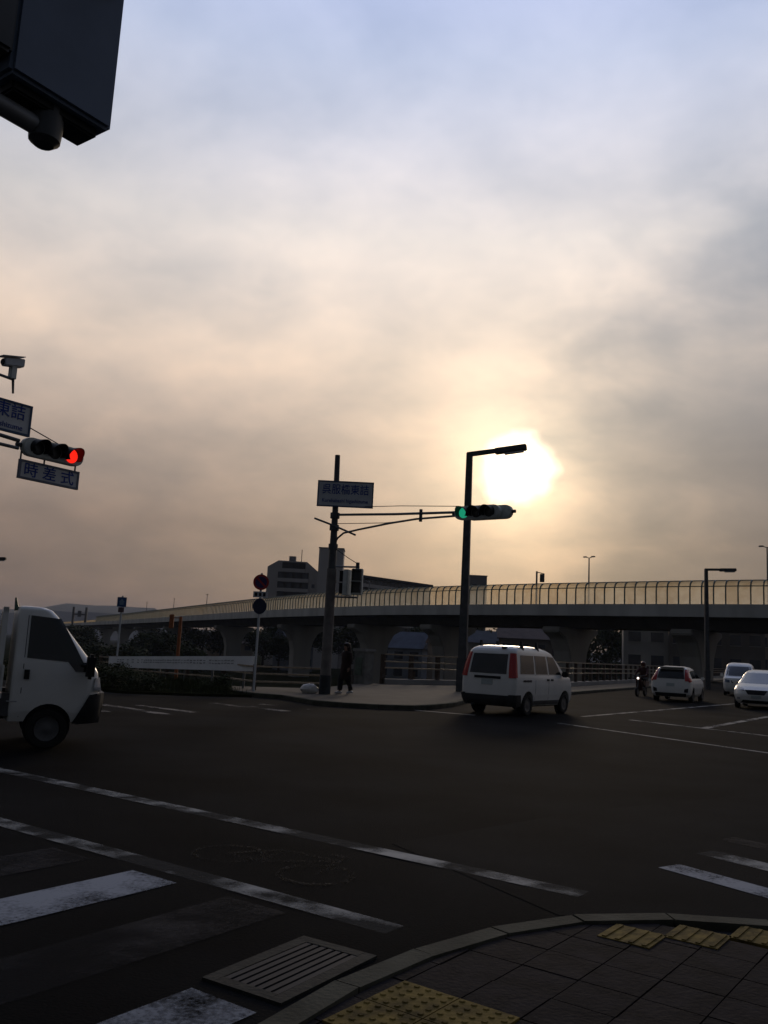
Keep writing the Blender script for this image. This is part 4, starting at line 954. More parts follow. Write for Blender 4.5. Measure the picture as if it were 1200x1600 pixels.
# -- white minivan pulling away over the crossing
sv = Shell([(0.26, -0.78, 3.02, 0.76, .16, .25), (0.36, -0.86, 3.10, 0.80, .16, .28), (0.55, -0.87, 3.13, 0.83, .14, .30), (0.80, -0.86, 3.10, 0.84, .13, .30), (1.02, -0.84, 3.00, 0.835, .12, .30), (1.10, -0.83, 2.62, 0.82, .12, .30), (1.40, -0.76, 2.22, 0.775, .12, .22),
            (1.70, -0.66, 1.80, 0.715, .14, .20), (1.78, -0.58, 1.55, 0.68, .18, .26), (1.84, -0.44, 1.28, 0.60, .22, .3), (1.87, -0.20, 1.00, 0.46, .25, .3)], 0.05)
e, body = car('minivan', (3.52, 24.55, 0.0), 36, sv, (0.0, 2.40), 0.29, 'white boxy minivan with roof-rack feet driving away past the lamp post', 'van', 0.36)
sv.end([(-0.56, 1.10), (0.56, 1.10), (0.53, 1.63), (-0.53, 1.63)], False).build('rear_window', glass_dark, e, smooth=True)
sv.end([(-0.40, 0.965), (0.40, 0.965), (0.40, 1.03), (-0.40, 1.03)], False, out=0.02).build('plate_garnish', black_m, e)
sv.end([(-0.17, 0.80), (0.17, 0.80), (0.17, 0.95), (-0.17, 0.95)], False, out=0.012).build('number_plate', plate_m, e)
for s in (-1, 1):
    o_ = sv.end([(s * 0.64, 1.0), (s * 0.825, 1.0), (s * 0.70, 1.66), (s * 0.58, 1.66)], False, out=0.012).build('tail_lamp', tail_red, e)
    sv.side([(-0.80, 1.02), (-0.68, 1.02), (-0.56, 1.66), (-0.60, 1.66)], s, out=0.006).build('tail_lamp', tail_red, e)
    sv.side([(-0.48, 1.12), (0.36, 1.12), (0.42, 1.62), (-0.36, 1.62)], s).build('quarter_window', glass_dark, e, smooth=True)
    sv.side([(0.46, 1.12), (1.22, 1.12), (1.20, 1.62), (0.50, 1.62)], s).build('sliding_door_window', glass_dark, e, smooth=True)
    sv.side([(1.33, 1.12), (2.12, 1.12), (1.72, 1.60), (1.31, 1.62)], s).build('front_door_window', glass_dark, e, smooth=True)
    for x in (0.42, 1.27): sv.side([(x, 0.42), (x + 0.012, 0.42), (x + 0.012, 1.10), (x, 1.10)], s, out=0.002).build('door_gap', black_m, e)
    for x in (1.15, 1.42): sv.side([(x, 0.94), (x + 0.13, 0.94), (x + 0.13, 0.99), (x, 0.99)], s, out=0.02).build('door_handle', black_m, e)
    sv.side([(0.36, 0.28), (2.02, 0.28), (2.02, 0.40), (0.36, 0.40)], s, out=0.014).build('side_sill', mat('grey_sill', (0.10, 0.10, 0.10), 0.7), e)
    MB().box((2.18, s * 0.92, 1.13), (0.10, 0.18, 0.17)).build('mirror', black_m, e, bevel=0.03)
bd2 = MB()
for k in range(9): bd2.box((-0.32 + k * 0.058, -0.845, 0.93), (0.034, 0.006, 0.06 if k % 3 else 0.045))
bo2 = bd2.build('badge_lettering', mat('badge', (0.04, 0.03, 0.03), 0.5), e); bo2['kind'] = 'stuff'
sv.end([(-0.80, 0.25), (0.80, 0.25), (0.82, 0.52), (-0.82, 0.52)], False, out=0.07).build('rear_bumper', mat('bumper_grey', (0.035, 0.035, 0.036), 0.7), e, smooth=True)
for s in (-1, 1): sv.side([(-0.86, 0.25), (-0.38, 0.25), (-0.50, 0.56), (-0.87, 0.56)], s, out=0.025).build('bumper_corner', mat('bumper_grey', (0.035, 0.035, 0.036), 0.7), e, smooth=True)
sv.end([(-0.62, 1.14), (0.62, 1.14), (0.56, 1.64), (-0.56, 1.64)], True).build('windscreen', glass_dark, e, smooth=True)
for s in (-1, 1):
    sv.end([(s * 0.42, 0.74), (s * 0.72, 0.76), (s * 0.70, 0.92), (s * 0.42, 0.90)], True, out=0.012).build('headlamp', lamp_glass, e)
    for x in (-0.1, 0.85): MB().add([(x - 0.05, s * 0.60, 1.80), (x + 0.05, s * 0.60, 1.80), (x + 0.05, s * 0.70, 1.70), (x - 0.05, s * 0.70, 1.70), (x - 0.03, s * 0.60, 2.00), (x + 0.03, s * 0.60, 2.00), (x + 0.03, s * 0.65, 2.00), (x - 0.03, s * 0.65, 2.00)],
                                    [(0, 3, 2, 1), (4, 5, 6, 7), (0, 1, 5, 4), (1, 2, 6, 5), (2, 3, 7, 6), (3, 0, 4, 7)]).build('rack_foot', black_m, e)
MB().box((-0.55, -0.35, 1.80), (0.1, 0.12, 0.05)).build('washer_nozzle', black_m, e)
MB().tube([(-0.75, 0.4, 0.27), (-0.95, 0.4, 0.25)], 0.03, 8).build('exhaust_pipe', dark_steel, e)

# -- white hatchback further along the bridge road
hv = Shell([(0.22, -0.72, 3.05, 0.74, .2, .35), (0.34, -0.80, 3.14, 0.82, .2, .4), (0.60, -0.80, 3.16, 0.85, .18, .4), (0.84, -0.76, 3.05, 0.85, .2, .45), (0.94, -0.74, 2.80, 0.83, .2, .45), (1.02, -0.72, 2.30, 0.79, .2, .4), (1.25, -0.58, 1.85, 0.70, .2, .3),
            (1.42, -0.42, 1.42, 0.62, .22, .3), (1.49, -0.25, 1.05, 0.54, .25, .3), (1.525, 0.0, 0.75, 0.40, .25, .3)], 0.07)
e, body = car('hatchback', (13.15, 38.75, 0), 29, hv, (0.0, 2.5), 0.29, 'white hatchback with tall red tail lamps driving away on the bridge road', 'car')
hv.end([(-0.58, 0.99), (0.58, 0.99), (0.50, 1.38), (-0.50, 1.38)], False).build('rear_window', glass_dark, e, smooth=True)
for s in (-1, 1):
    hv.end([(s * 0.60, 0.90), (s * 0.80, 0.90), (s * 0.66, 1.40), (s * 0.55, 1.40)], False, out=0.014).build('tail_lamp', tail_red, e)
    hv.side([(-0.70, 0.86), (-0.42, 0.92), (-0.42, 1.02), (-0.66, 1.10)], s, out=0.01).build('tail_lamp_wing', tail_red, e)
    hv.end([(s * 0.56, 0.42), (s * 0.72, 0.42), (s * 0.74, 0.60), (s * 0.58, 0.56)], False, out=0.01).build('bumper_vent', black_m, e)
    hv.side([(-0.12, 1.02), (0.80, 1.02), (0.76, 1.36), (-0.05, 1.32)], s).build('rear_door_window', glass_dark, e, smooth=True)
    hv.side([(0.88, 1.02), (1.85, 1.02), (1.42, 1.34), (0.85, 1.36)], s).build('front_door_window', glass_dark, e, smooth=True)
    for x in (-0.05, 0.83, 1.80): hv.side([(x, 0.40), (x + 0.012, 0.40), (x + 0.012, 1.0), (x, 1.0)], s, out=0.002).build('door_gap', black_m, e)
    MB().box((1.88, s * 0.93, 1.02), (0.12, 0.18, 0.13)).build('mirror', white_paint, e, bevel=0.03)
    hv.end([(s * 0.40, 0.66), (s * 0.72, 0.70), (s * 0.66, 0.84), (s * 0.44, 0.80)], True, out=0.01).build('headlamp', lamp_glass, e)
hv.end([(-0.17, 0.66), (0.17, 0.66), (0.17, 0.80), (-0.17, 0.80)], False, out=0.012).build('number_plate', plate_m, e)
hv.end([(-0.62, 0.23), (0.62, 0.23), (0.66, 0.38), (-0.66, 0.38)], False, out=0.012).build('rear_diffuser', black_m, e)
hv.end([(-0.60, 1.06), (0.60, 1.06), (0.52, 1.40), (-0.52, 1.40)], True).build('windscreen', glass_dark, e, smooth=True)
MB().box((-0.42, 0, 1.475), (0.34, 1.06, 0.05)).build('roof_spoiler', white_paint, e, bevel=0.02)

# -- oncoming white car with a sloping bonnet
lv = Shell([(0.20, -0.75, 3.35, 0.72, .25, .4), (0.32, -0.85, 3.46, 0.82, .25, .5), (0.55, -0.88, 3.50, 0.88, .25, .55), (0.74, -0.86, 3.42, 0.885, .25, .6), (0.88, -0.82, 3.05, 0.86, .25, .6), (0.98, -0.78, 2.62, 0.82, .25, .5), (1.20, -0.55, 2.02, 0.72, .25, .35),
            (1.42, -0.25, 1.45, 0.62, .25, .3), (1.50, 0.0, 1.15, 0.54, .25, .3), (1.545, 0.3, 0.85, 0.40, .25, .27)], 0.10)
fx, fy = 15.05, 34.75; hd = R(209)
e, body = car('oncoming_car', (fx - math.sin(hd) * 3.5, fy - math.cos(hd) * 3.5, 0), 209, lv, (0.0, 2.7), 0.31, 'white oncoming car with a wide V-shaped grille and slanted headlamps', 'car')
lv.end([(-0.66, 1.0), (0.66, 1.0), (0.53, 1.41), (-0.53, 1.41)], True).build('windscreen', glass_dark, e, smooth=True)
lv.end([(-0.30, 0.56), (0.30, 0.56), (0.42, 0.74), (-0.42, 0.74)], True, out=0.014).build('grille', black_m, e)
lv.end([(-0.19, 0.42), (0.19, 0.42), (0.19, 0.53), (-0.19, 0.53)], True, out=0.016).build('number_plate', plate_m, e)
lv.end([(-0.60, 0.22), (0.60, 0.22), (0.50, 0.34), (-0.50, 0.34)], True, out=0.012).build('lower_intake', black_m, e)
for s in (-1, 1):
    lv.end([(s * 0.46, 0.70), (s * 0.76, 0.80), (s * 0.74, 0.87), (s * 0.46, 0.79)], True, out=0.012).build('headlamp', mat('headlamp_dark', (0.06, 0.075, 0.10), 0.1, spec=0.6), e)
    lv.end([(s * 0.60, 0.36), (s * 0.74, 0.36), (s * 0.74, 0.44), (s * 0.60, 0.44)], True, out=0.012).build('fog_lamp', lamp_glass, e)
    lv.side([(0.02, 1.02), (0.95, 1.02), (0.92, 1.38), (0.12, 1.36)], s).build('rear_door_window', glass_dark, e, smooth=True)
    lv.side([(1.03, 1.02), (2.10, 1.02), (1.52, 1.36), (1.02, 1.38)], s).build('front_door_window', glass_dark, e, smooth=True)
    MB().box((1.95, s * 0.96, 1.02), (0.13, 0.2, 0.14)).build('mirror', white_paint, e, bevel=0.04)
    lv.end([(s * 0.5, 0.86), (s * 0.78, 0.86), (s * 0.70, 1.0), (s * 0.5, 1.0)], False, out=0.012).build('tail_lamp', tail_red, e)
# -- white van behind it, also oncoming
bv = Shell([(0.24, -0.7, 3.10, 0.76, .2, .3), (0.40, -0.8, 3.18, 0.83, .2, .35), (0.75, -0.8, 3.18, 0.85, .18, .35), (1.00, -0.78, 3.02, 0.84, .18, .35), (1.10, -0.77, 2.75, 0.82, .18, .3), (1.45, -0.72, 2.25, 0.76, .18, .25), (1.74, -0.62, 1.80, 0.69, .2, .25), (1.86, -0.4, 1.45, 0.58, .25, .3), (1.90, -0.2, 1.2, 0.44, .25, .3)], 0.08)
gxp, gyp = 20.75, 50.2; hd = R(205)
e, body = car('oncoming_van', (gxp - math.sin(hd) * 3.2, gyp - math.cos(hd) * 3.2, 0), 205, bv, (0.0, 2.5), 0.29, 'white oncoming van with a dark windscreen queued behind the oncoming car', 'van')
bv.end([(-0.68, 1.14), (0.68, 1.14), (0.60, 1.68), (-0.60, 1.68)], True).build('windscreen', glass_dark, e, smooth=True)
bv.end([(-0.36, 0.72), (0.36, 0.72), (0.42, 0.86), (-0.42, 0.86)], True, out=0.012).build('grille', black_m, e)
bv.end([(-0.17, 0.46), (0.17, 0.46), (0.17, 0.58), (-0.17, 0.58)], True, out=0.014).build('number_plate', plate_m, e)
for s in (-1, 1):
    bv.end([(s * 0.48, 0.74), (s * 0.76, 0.76), (s * 0.74, 0.94), (s * 0.48, 0.88)], True, out=0.012).build('headlamp', mat('headlamp_dark', (0.06, 0.075, 0.10), 0.1), e)
    bv.side([(0.2, 1.14), (1.2, 1.14), (1.2, 1.62), (0.25, 1.62)], s).build('rear_door_window', glass_dark, e, smooth=True)
    bv.side([(1.3, 1.14), (2.25, 1.14), (1.80, 1.60), (1.3, 1.62)], s).build('front_door_window', glass_dark, e, smooth=True)
    MB().box((2.25, s * 0.94, 1.16), (0.1, 0.18, 0.2)).build('mirror', white_paint, e, bevel=0.03)

# -- white light truck entering from the left
tv = Shell([(0.36, -0.46, 0.74, 0.76, .05, .20), (0.50, -0.46, 0.79, 0.81, .05, .20), (0.85, -0.46, 0.79, 0.825, .04, .20), (1.05, -0.46, 0.75, 0.825, .04, .20), (1.16, -0.46, 0.68, 0.82, .04, .19), (1.30, -0.46, 0.56, 0.80, .04, .17), (1.60, -0.46, 0.31, 0.765, .04, .14), (1.80, -0.46, 0.145, 0.74, .04, .12), (1.88, -0.455, 0.06, 0.725, .05, .12), (1.915, -0.44, -0.03, 0.69, .06, .12), (1.93, -0.41, -0.15, 0.60, .06, .12)], 0.05)
taz = 66
e = empty('light_truck', (-4.90, 12.92, 0), math.pi / 2 - R(taz), 'white light truck with a black mirror entering the junction in front of the red signal', 'truck')
me = cut_arches(tv.mesh('cab', white_paint), (0.10,), 0.315, 0.82, 0.29); link_mesh('cab', me, e)
for s in (-1, 1):
    wheel(e, 0.10, s * 0.72, 0.265, 0.165, s)
    MB().lathe([(-0.19, 0.311), (-0.16, 0.311), (-0.16, 0.07)], (0.10, s * 0.82, 0.29), (0, s, 0), 24).build('wheel_well', black_m, e)
    wheel(e, -2.15, s * 0.70, 0.265, 0.165, s)
    tv.side([(-0.25, 1.22), (0.50, 1.17), (0.155, 1.77), (-0.25, 1.80)], s).build('door_window', glass_dark, e, smooth=True)
    tv.side([(0.40, 1.05), (0.60, 1.05), (0.53, 1.18), (0.28, 1.195)], s).build('quarter_window', glass_dark, e, smooth=True)
    tv.side([(-0.285, 0.42), (-0.275, 0.42), (-0.275, 1.80), (-0.285, 1.80)], s, out=0.002).build('door_gap', black_m, e)
    tv.side([(-0.265, 0.93), (-0.195, 0.93), (-0.195, 1.06), (-0.265, 1.06)], s, out=0.025).build('door_handle', black_m, e)
    tv.side([(-0.45, 0.62), (-0.32, 0.62), (-0.32, 0.635), (-0.45, 0.635)], s, out=0.004).build('body_crease', mat('crease', (0.35, 0.35, 0.35), 0.4), e)
    mr = MB().box((0.58, s * 0.96, 1.13), (0.11, 0.19, 0.34)).build('mirror', black_m, e, bevel=0.035)
    MB().tube([(0.46, s * 0.80, 1.14), (0.57, s * 0.90, 1.14)], 0.025, 8).build('mirror_stay', black_m, mr)
    tv.end([(s * 0.44, 0.76), (s * 0.70, 0.78), (s * 0.68, 0.98), (s * 0.46, 0.96)], True, out=0.016).build('headlamp', lamp_glass, e)
    tv.side([(0.66, 0.80), (0.78, 0.80), (0.74, 0.97), (0.68, 0.97)], s, out=0.012).build('turn_signal', lamp_glass, e)
for s in (-1, 1): tv.side([(0.42, 0.34), (0.80, 0.34), (0.81, 0.74), (0.62, 0.74)], s, out=0.03).build('bumper_corner', mat('bumper_black', (0.02, 0.02, 0.021), 0.6), e, smooth=True)
tv.end([(-0.66, 1.14), (0.66, 1.14), (0.60, 1.80), (-0.60, 1.80)], True).build('windscreen', glass_dark, e, smooth=True)
tv.end([(-0.79, 0.34), (0.79, 0.34), (0.80, 0.74), (-0.80, 0.74)], True, out=0.075, inn=-0.05).build('front_bumper', mat('bumper_black', (0.02, 0.02, 0.021), 0.6), e, smooth=True)
# cargo bed behind the cab
bed = MB().box((-1.800, 0, 0.70), (2.56, 1.62, 0.07)).build('bed_floor', white_paint, e)
for s in (-1, 1):
    MB().box((-1.800, s * 0.815, 0.93), (2.56, 0.04, 0.36)).build('drop_side', white_paint, e, bevel=0.01)
    MB().box((-0.580, s * 0.80, 1.28), (0.07, 0.07, 1.20)).build('guard_post', white_paint, e)
    MB().box((-0.880, s * 0.846, 0.98), (0.10, 0.03, 0.06)).build('latch', black_m, e)
    MB().box((-0.500, s * 0.62, 0.58), (0.18, 0.3, 0.3)).build('fuel_box', mat('frame_grey', (0.08, 0.08, 0.08), 0.7), e)
    MB().box((-0.760, s * 0.80, 0.46), (0.20, 0.06, 0.17)).build('side_reflector', black_m, e)
    MB().box((-1.500, s * 0.30, 0.56), (2.1, 0.07, 0.16)).build('chassis_rail', mat('frame_grey', (0.08, 0.08, 0.08), 0.7), e)
MB().box((-0.580, 0, 1.86), (0.07, 1.67, 0.07)).build('guard_top', white_paint, e)
MB().box((-0.570, 0, 1.22), (0.03, 1.53, 1.05)).build('guard_panel', white_paint, e)
MB().box((-3.070, 0, 0.93), (0.04, 1.62, 0.36)).build('tailgate', white_paint, e)
MB().box((-1.830, 0, 1.34), (2.3, 1.44, 1.12)).build('cargo', mat('cargo_tarp', (0.36, 0.36, 0.34), 0.8, var=0.12, scale=2, bump=0.4, bscale=5), e, bevel=0.08)
MB().tube([(-0.44, -0.50, 1.86), (-0.47, -0.50, 2.04)], [0.035, 0.012], 8).build('roof_marker', mat('marker_green', (0.05, 0.09, 0.07), 0.4), e)
MB().box((-0.780, 0, 0.42), (3.0, 0.5, 0.14)).build('underbody', black_m, e)

# -- scooter and rider waiting beside the bridge footway
sx, sy = 13.3, 43.4
sc_o = empty('scooter', (sx, sy, 0), math.pi / 2 - R(215), 'dark scooter with a small lit headlamp on the bridge road by the kerb', 'scooter')
for x in (0.0, 1.15): wheel(sc_o, x, 0, 0.22, 0.1, 1)
MB().add([(-0.3, -0.14, 0.45), (0.35, -0.14, 0.42), (0.35, 0.14, 0.42), (-0.3, 0.14, 0.45), (-0.35, -0.11, 0.76), (0.38, -0.12, 0.72), (0.38, 0.12, 0.72), (-0.35, 0.11, 0.76)], [(0, 3, 2, 1), (4, 5, 6, 7), (0, 1, 5, 4), (1, 2, 6, 5), (2, 3, 7, 6), (3, 0, 4, 7)]).build('rear_body', mat('scooter_dark', (0.05, 0.015, 0.015), 0.35), sc_o, bevel=0.04)
MB().box((0.55, 0, 0.30), (0.5, 0.26, 0.06)).build('footboard', black_m, sc_o, bevel=0.02)
MB().add([(0.80, -0.17, 0.30), (0.86, -0.17, 0.30), (0.86, 0.17, 0.30), (0.80, 0.17, 0.30), (0.92, -0.13, 0.92), (1.02, -0.10, 0.92), (1.02, 0.10, 0.92), (0.92, 0.13, 0.92)], [(0, 3, 2, 1), (4, 5, 6, 7), (0, 1, 5, 4), (1, 2, 6, 5), (2, 3, 7, 6), (3, 0, 4, 7)]).build('leg_shield', mat('scooter_dark', (0.05, 0.015, 0.015), 0.35), sc_o, bevel=0.02)
MB().tube([(1.15, 0, 0.22), (0.95, 0, 0.95)], 0.03, 8).build('fork', dark_steel, sc_o); MB().tube([(0.92, -0.32, 1.0), (0.95, 0, 0.96), (0.92, 0.32, 1.0)], 0.018, 8).build('handlebar', dark_steel, sc_o)
MB().box((0.0, 0, 0.78), (0.6, 0.24, 0.07)).build('seat', black_m, sc_o, bevel=0.03)
MB().lathe([(0, 0.055), (0.03, 0.05), (0.04, 0.01)], (1.03, 0, 0.86), (1, 0, 0), 14).build('headlamp', mat('headlamp_lit', (0.8, 0.8, 0.8), 0.3, emit=(1.0, 0.85, 0.75), estr=2.0), sc_o)

# ---------------------------------------------------------------- people
skin_m = mat('skin', (0.30, 0.19, 0.14), 0.6, var=0.05)
hair_m = mat('hair', (0.018, 0.012, 0.010), 0.6, var=0.1)
coat_m = mat('coat', (0.026, 0.014, 0.012), 0.9, var=0.15, scale=6)
trouser_m = mat('trousers', (0.014, 0.014, 0.018), 0.9)
shoe_m = mat('shoes', (0.45, 0.45, 0.45), 0.6)
def skinned(name, material, verts, edges, radii, parent, root=0, sub=1):
    me = bpy.data.meshes.new(name); me.from_pydata(verts, edges, []); o_ = link_mesh(name, me)
    md = o_.modifiers.new('s', 'SKIN'); md.use_smooth_shade = True
    for i, r in enumerate(radii): v = me.skin_vertices[0].data[i]; v.radius = (r, r) if isinstance(r, (int, float)) else r; v.use_root = (i == root)
    m2 = o_.modifiers.new('u', 'SUBSURF'); m2.levels = sub; m2.render_levels = sub
    dg = bpy.context.evaluated_depsgraph_get(); res = bpy.data.meshes.new_from_object(o_.evaluated_get(dg)); bpy.data.objects.remove(o_)
    res.materials.clear(); res.materials.append(material); return link_mesh(name, res, parent)
def figure(parent, J):
    """J: joint positions; local -Y is forward"""
    V = []; E_ = []; Rr = []; idx = {}
    def add(n, p, r, par=None):
        idx[n] = len(V); V.append(p); Rr.append(r)
        if par is not None: E_.append((idx[par], idx[n]))
    add('pelvis', J['pelvis'], (0.145, 0.11)); add('waist', J['waist'], (0.125, 0.095), 'pelvis'); add('chest', J['chest'], (0.15, 0.105), 'waist'); add('neck0', J['neck'], 0.055, 'chest')
    hx, hy, hz = J['head']; add('head0', (hx, hy, hz - 0.07), 0.062, 'neck0'); add('head1', (hx, hy - 0.005, hz), (0.075, 0.092), 'head0'); add('head2', (hx, hy, hz + 0.075), (0.068, 0.08), 'head1')
    for s, k in ((-1, 'l'), (1, 'r')):
        add('sh' + k, J['sh' + k], 0.056, 'chest'); add('el' + k, J['el' + k], 0.042, 'sh' + k); add('wr' + k, J['wr' + k], 0.027, 'el' + k)
        w = Vector(J['wr' + k]); d = (w - Vector(J['el' + k])).normalized(); p = w + d * 0.06; add('pa' + k, tuple(p), (0.034, 0.018), 'wr' + k)
        for f in range(4):
            off = Vector((0, 0.024 - 0.016 * f, 0)); q = p + d * (0.035) + off; add('f%d' % f + k, tuple(q), 0.0085, 'pa' + k); add('g%d' % f + k, tuple(q + d * (0.05 - 0.006 * abs(f - 1.5)) + Vector((-s * 0.014, -0.004, 0))), 0.007, 'f%d' % f + k)
        q = w + d * 0.03 + Vector((-s * 0.01, -0.035, 0)); add('th' + k, tuple(q), 0.0095, 'pa' + k); add('ti' + k, tuple(q + d * 0.035 + Vector((0, -0.008, 0))), 0.008, 'th' + k)
        add('hi' + k, J['hi' + k], 0.088, 'pelvis'); add('kn' + k, J['kn' + k], 0.058, 'hi' + k); add('ca' + k, tuple(Vector(J['kn' + k]).lerp(Vector(J['an' + k]), 0.35)), 0.055, 'kn' + k); add('an' + k, J['an' + k], 0.036, 'ca' + k); add('to' + k, J['to' + k], 0.032, 'an' + k)
    return skinned('body', skin_m, V, E_, Rr, parent)
def rings(name, material, parent, rr, n=18):
    b = MB(); vs = []
    for (cx, cy, z, rx, ry) in rr:
        for k in range(n): a = 2 * math.pi * k / n; vs.append((cx + rx * math.cos(a), cy + ry * math.sin(a), z))
    b.add(vs, [(i * n + j, i * n + (j + 1) % n, (i + 1) * n + (j + 1) % n, (i + 1) * n + j) for i in range(len(rr) - 1) for j in range(n)] + [tuple(range(n - 1, -1, -1)), tuple(range((len(rr) - 1) * n, len(rr) * n))])
    return b.build(name, material, parent, smooth=True)
def shoes(parent, J, material=None):
    for k in 'lr':
        a, t_ = Vector(J['an' + k]), Vector(J['to' + k]); d = Vector((t_.x - a.x, t_.y - a.y, 0)).normalized(); z0 = min(a.z, t_.z) - 0.07
        b = MB().tube([a - d * 0.07 + Vector((0, 0, -0.035)), a + Vector((0, 0, -0.025)), a + d * 0.09 + Vector((0, 0, -0.04)), t_ + d * 0.05 + Vector((0, 0, -0.005))], [0.035, 0.048, 0.045, 0.028], 10)
        b.build('shoe', material or shoe_m, parent, smooth=True)
def limbs(name, material, parent, chains, cap=True):
    for ch in chains: MB().tube([c[0] for c in ch], [c[1] for c in ch], 12).build(name, material, parent, smooth=True)
def face(parent, head, hairstyle, hat=None):
    hx, hy, hz = head
    for s in (-1, 1):
        MB().lathe([(0, 0.011), (0.004, 0.008), (0.006, 0.002)], (hx + s * 0.032, hy - 0.090, hz + 0.012), (0, -1, 0), 8).build('eye', black_m, parent)
        MB().lathe([(0, 0.028), (0.012, 0.024)], (hx + s * 0.078, hy, hz - 0.005), (s, 0.3, 0), 8).build('ear', skin_m, parent)
    MB().add([(hx - 0.012, hy - 0.088, hz - 0.03), (hx + 0.012, hy - 0.088, hz - 0.03), (hx, hy - 0.085, hz + 0.015), (hx, hy - 0.115, hz - 0.025)], [(0, 1, 3), (1, 2, 3), (2, 0, 3), (0, 2, 1)]).build('nose', skin_m, parent)
    MB().box((hx, hy - 0.088, hz - 0.052), (0.042, 0.008, 0.010)).build('mouth', mat('lips', (0.22, 0.09, 0.08), 0.6), parent)
P1 = dict(pelvis=(0, 0, 0.86), waist=(0, 0, 1.02), chest=(0, 0.0, 1.22), neck=(0, -0.005, 1.37), head=(0, -0.02, 1.51),
          shl=(-0.16, 0, 1.31), ell=(-0.20, 0.06, 1.07), wrl=(-0.19, 0.02, 0.85), shr=(0.16, 0, 1.31), elr=(0.20, 0.03, 1.07), wrr=(0.21, -0.05, 0.84),
          hil=(-0.085, 0, 0.83), knl=(-0.09, -0.12, 0.46), anl=(-0.09, -0.14, 0.08), tol=(-0.10, -0.27, 0.035), hir=(0.085, 0, 0.83), knr=(0.09, 0.03, 0.45), anr=(0.10, 0.16, 0.10), tor=(0.10, 0.05, 0.035))
pe = empty('person', (-0.98, 28.55, 0.115), face_rz(228), 'person with long dark hair, long dark coat and pale shoes walking by the mast', 'person')
figure(pe, P1); face(pe, P1['head'], 'long')
rings('coat', coat_m, pe, [(0, 0.0, 1.385, 0.075, 0.07), (0, 0.0, 1.355, 0.15, 0.09), (0, 0, 1.31, 0.205, 0.11), (0, 0, 1.15, 0.20, 0.135), (0, 0, 0.98, 0.185, 0.135), (0, 0, 0.80, 0.205, 0.16), (0, 0.01, 0.60, 0.225, 0.19), (0, 0.015, 0.47, 0.235, 0.205)])
limbs('sleeve', coat_m, pe, [[(P1['sh' + k], 0.075), (P1['el' + k], 0.062), (P1['wr' + k], 0.050)] for k in 'lr'])
limbs('trouser_leg', trouser_m, pe, [[(P1['hi' + k], 0.11), (P1['kn' + k], 0.095), (tuple(Vector(P1['an' + k]) + Vector((0, 0, 0.04))), 0.080)] for k in 'lr'])
shoes(pe, P1)
hx, hy, hz = P1['head']
rings('hair', hair_m, pe, [(hx, hy + 0.11, hz - 0.42, 0.06, 0.03), (hx, hy + 0.10, hz - 0.36, 0.11, 0.055), (hx, hy + 0.08, hz - 0.16, 0.13, 0.085), (hx, hy + 0.055, hz - 0.02, 0.118, 0.095), (hx, hy + 0.022, hz + 0.06, 0.112, 0.118), (hx, hy + 0.012, hz + 0.105, 0.10, 0.115), (hx, hy + 0.01, hz + 0.13, 0.06, 0.07), (hx, hy + 0.01, hz + 0.145, 0.02, 0.025)])
hb_ = empty('tote_bag', (-0.98 + 0.19, 28.55 - 0.10, 0.115), face_rz(205), 'small dark tote bag hanging from the hand of the walking person', 'bag')
MB().prism([(-0.04, -0.13), (0.04, -0.13), (0.045, 0.13), (-0.045, 0.13)], 0.36, 0.62).build('pouch', black_m, hb_, bevel=0.02)
MB().tube([(0, -0.08, 0.60), (0, -0.05, 0.76), (0.01, 0, 0.80), (0, 0.05, 0.76), (0, 0.08, 0.60)], 0.010, 6).build('handle', black_m, hb_)
# rider on the scooter
P2 = dict(pelvis=(0, 0.02, 0.90), waist=(0, -0.02, 1.05), chest=(0, -0.07, 1.24), neck=(0, -0.11, 1.38), head=(0, -0.14, 1.51),
          shl=(-0.17, -0.08, 1.33), ell=(-0.26, -0.28, 1.16), wrl=(-0.28, -0.50, 1.06), shr=(0.17, -0.08, 1.33), elr=(0.26, -0.28, 1.16), wrr=(0.28, -0.50, 1.06),
          hil=(-0.09, 0, 0.86), knl=(-0.15, -0.40, 0.80), anl=(-0.15, -0.42, 0.42), tol=(-0.15, -0.54, 0.365), hir=(0.09, 0, 0.86), knr=(0.15, -0.40, 0.80), anr=(0.15, -0.42, 0.42), tor=(0.15, -0.54, 0.365))
az2 = 215; fw2 = Vector((math.sin(R(az2)), math.cos(R(az2))))
rd = empty('person', (sx + fw2.x * 0.12, sy + fw2.y * 0.12, 0.0), face_rz(az2), 'helmeted rider in dark clothes sitting on the scooter', 'person')
figure(rd, P2); face(rd, P2['head'], 'short')
rings('jacket', mat('rider_jacket', (0.05, 0.014, 0.014), 0.8), rd, [(0, -0.11, 1.40, 0.07, 0.065), (0, -0.09, 1.34, 0.19, 0.11), (0, -0.06, 1.18, 0.19, 0.13), (0, -0.02, 1.02, 0.17, 0.13), (0, 0.02, 0.86, 0.18, 0.15)])
limbs('sleeve', mat('rider_jacket', (0.05, 0.014, 0.014), 0.8), rd, [[(P2['sh' + k], 0.075), (P2['el' + k], 0.062), (P2['wr' + k], 0.045)] for k in 'lr'])
limbs('trouser_leg', trouser_m, rd, [[(P2['hi' + k], 0.10), (P2['kn' + k], 0.08), (P2['an' + k], 0.055)] for k in 'lr'])
shoes(rd, P2, black_m)
hx, hy, hz = P2['head']
rings('helmet', mat('helmet_red', (0.06, 0.014, 0.012), 0.3), rd, [(hx, hy + 0.03, hz - 0.06, 0.11, 0.10), (hx, hy + 0.015, hz + 0.03, 0.125, 0.135), (hx, hy + 0.01, hz + 0.10, 0.115, 0.13), (hx, hy + 0.01, hz + 0.15, 0.07, 0.08), (hx, hy + 0.01, hz + 0.17, 0.02, 0.02)])

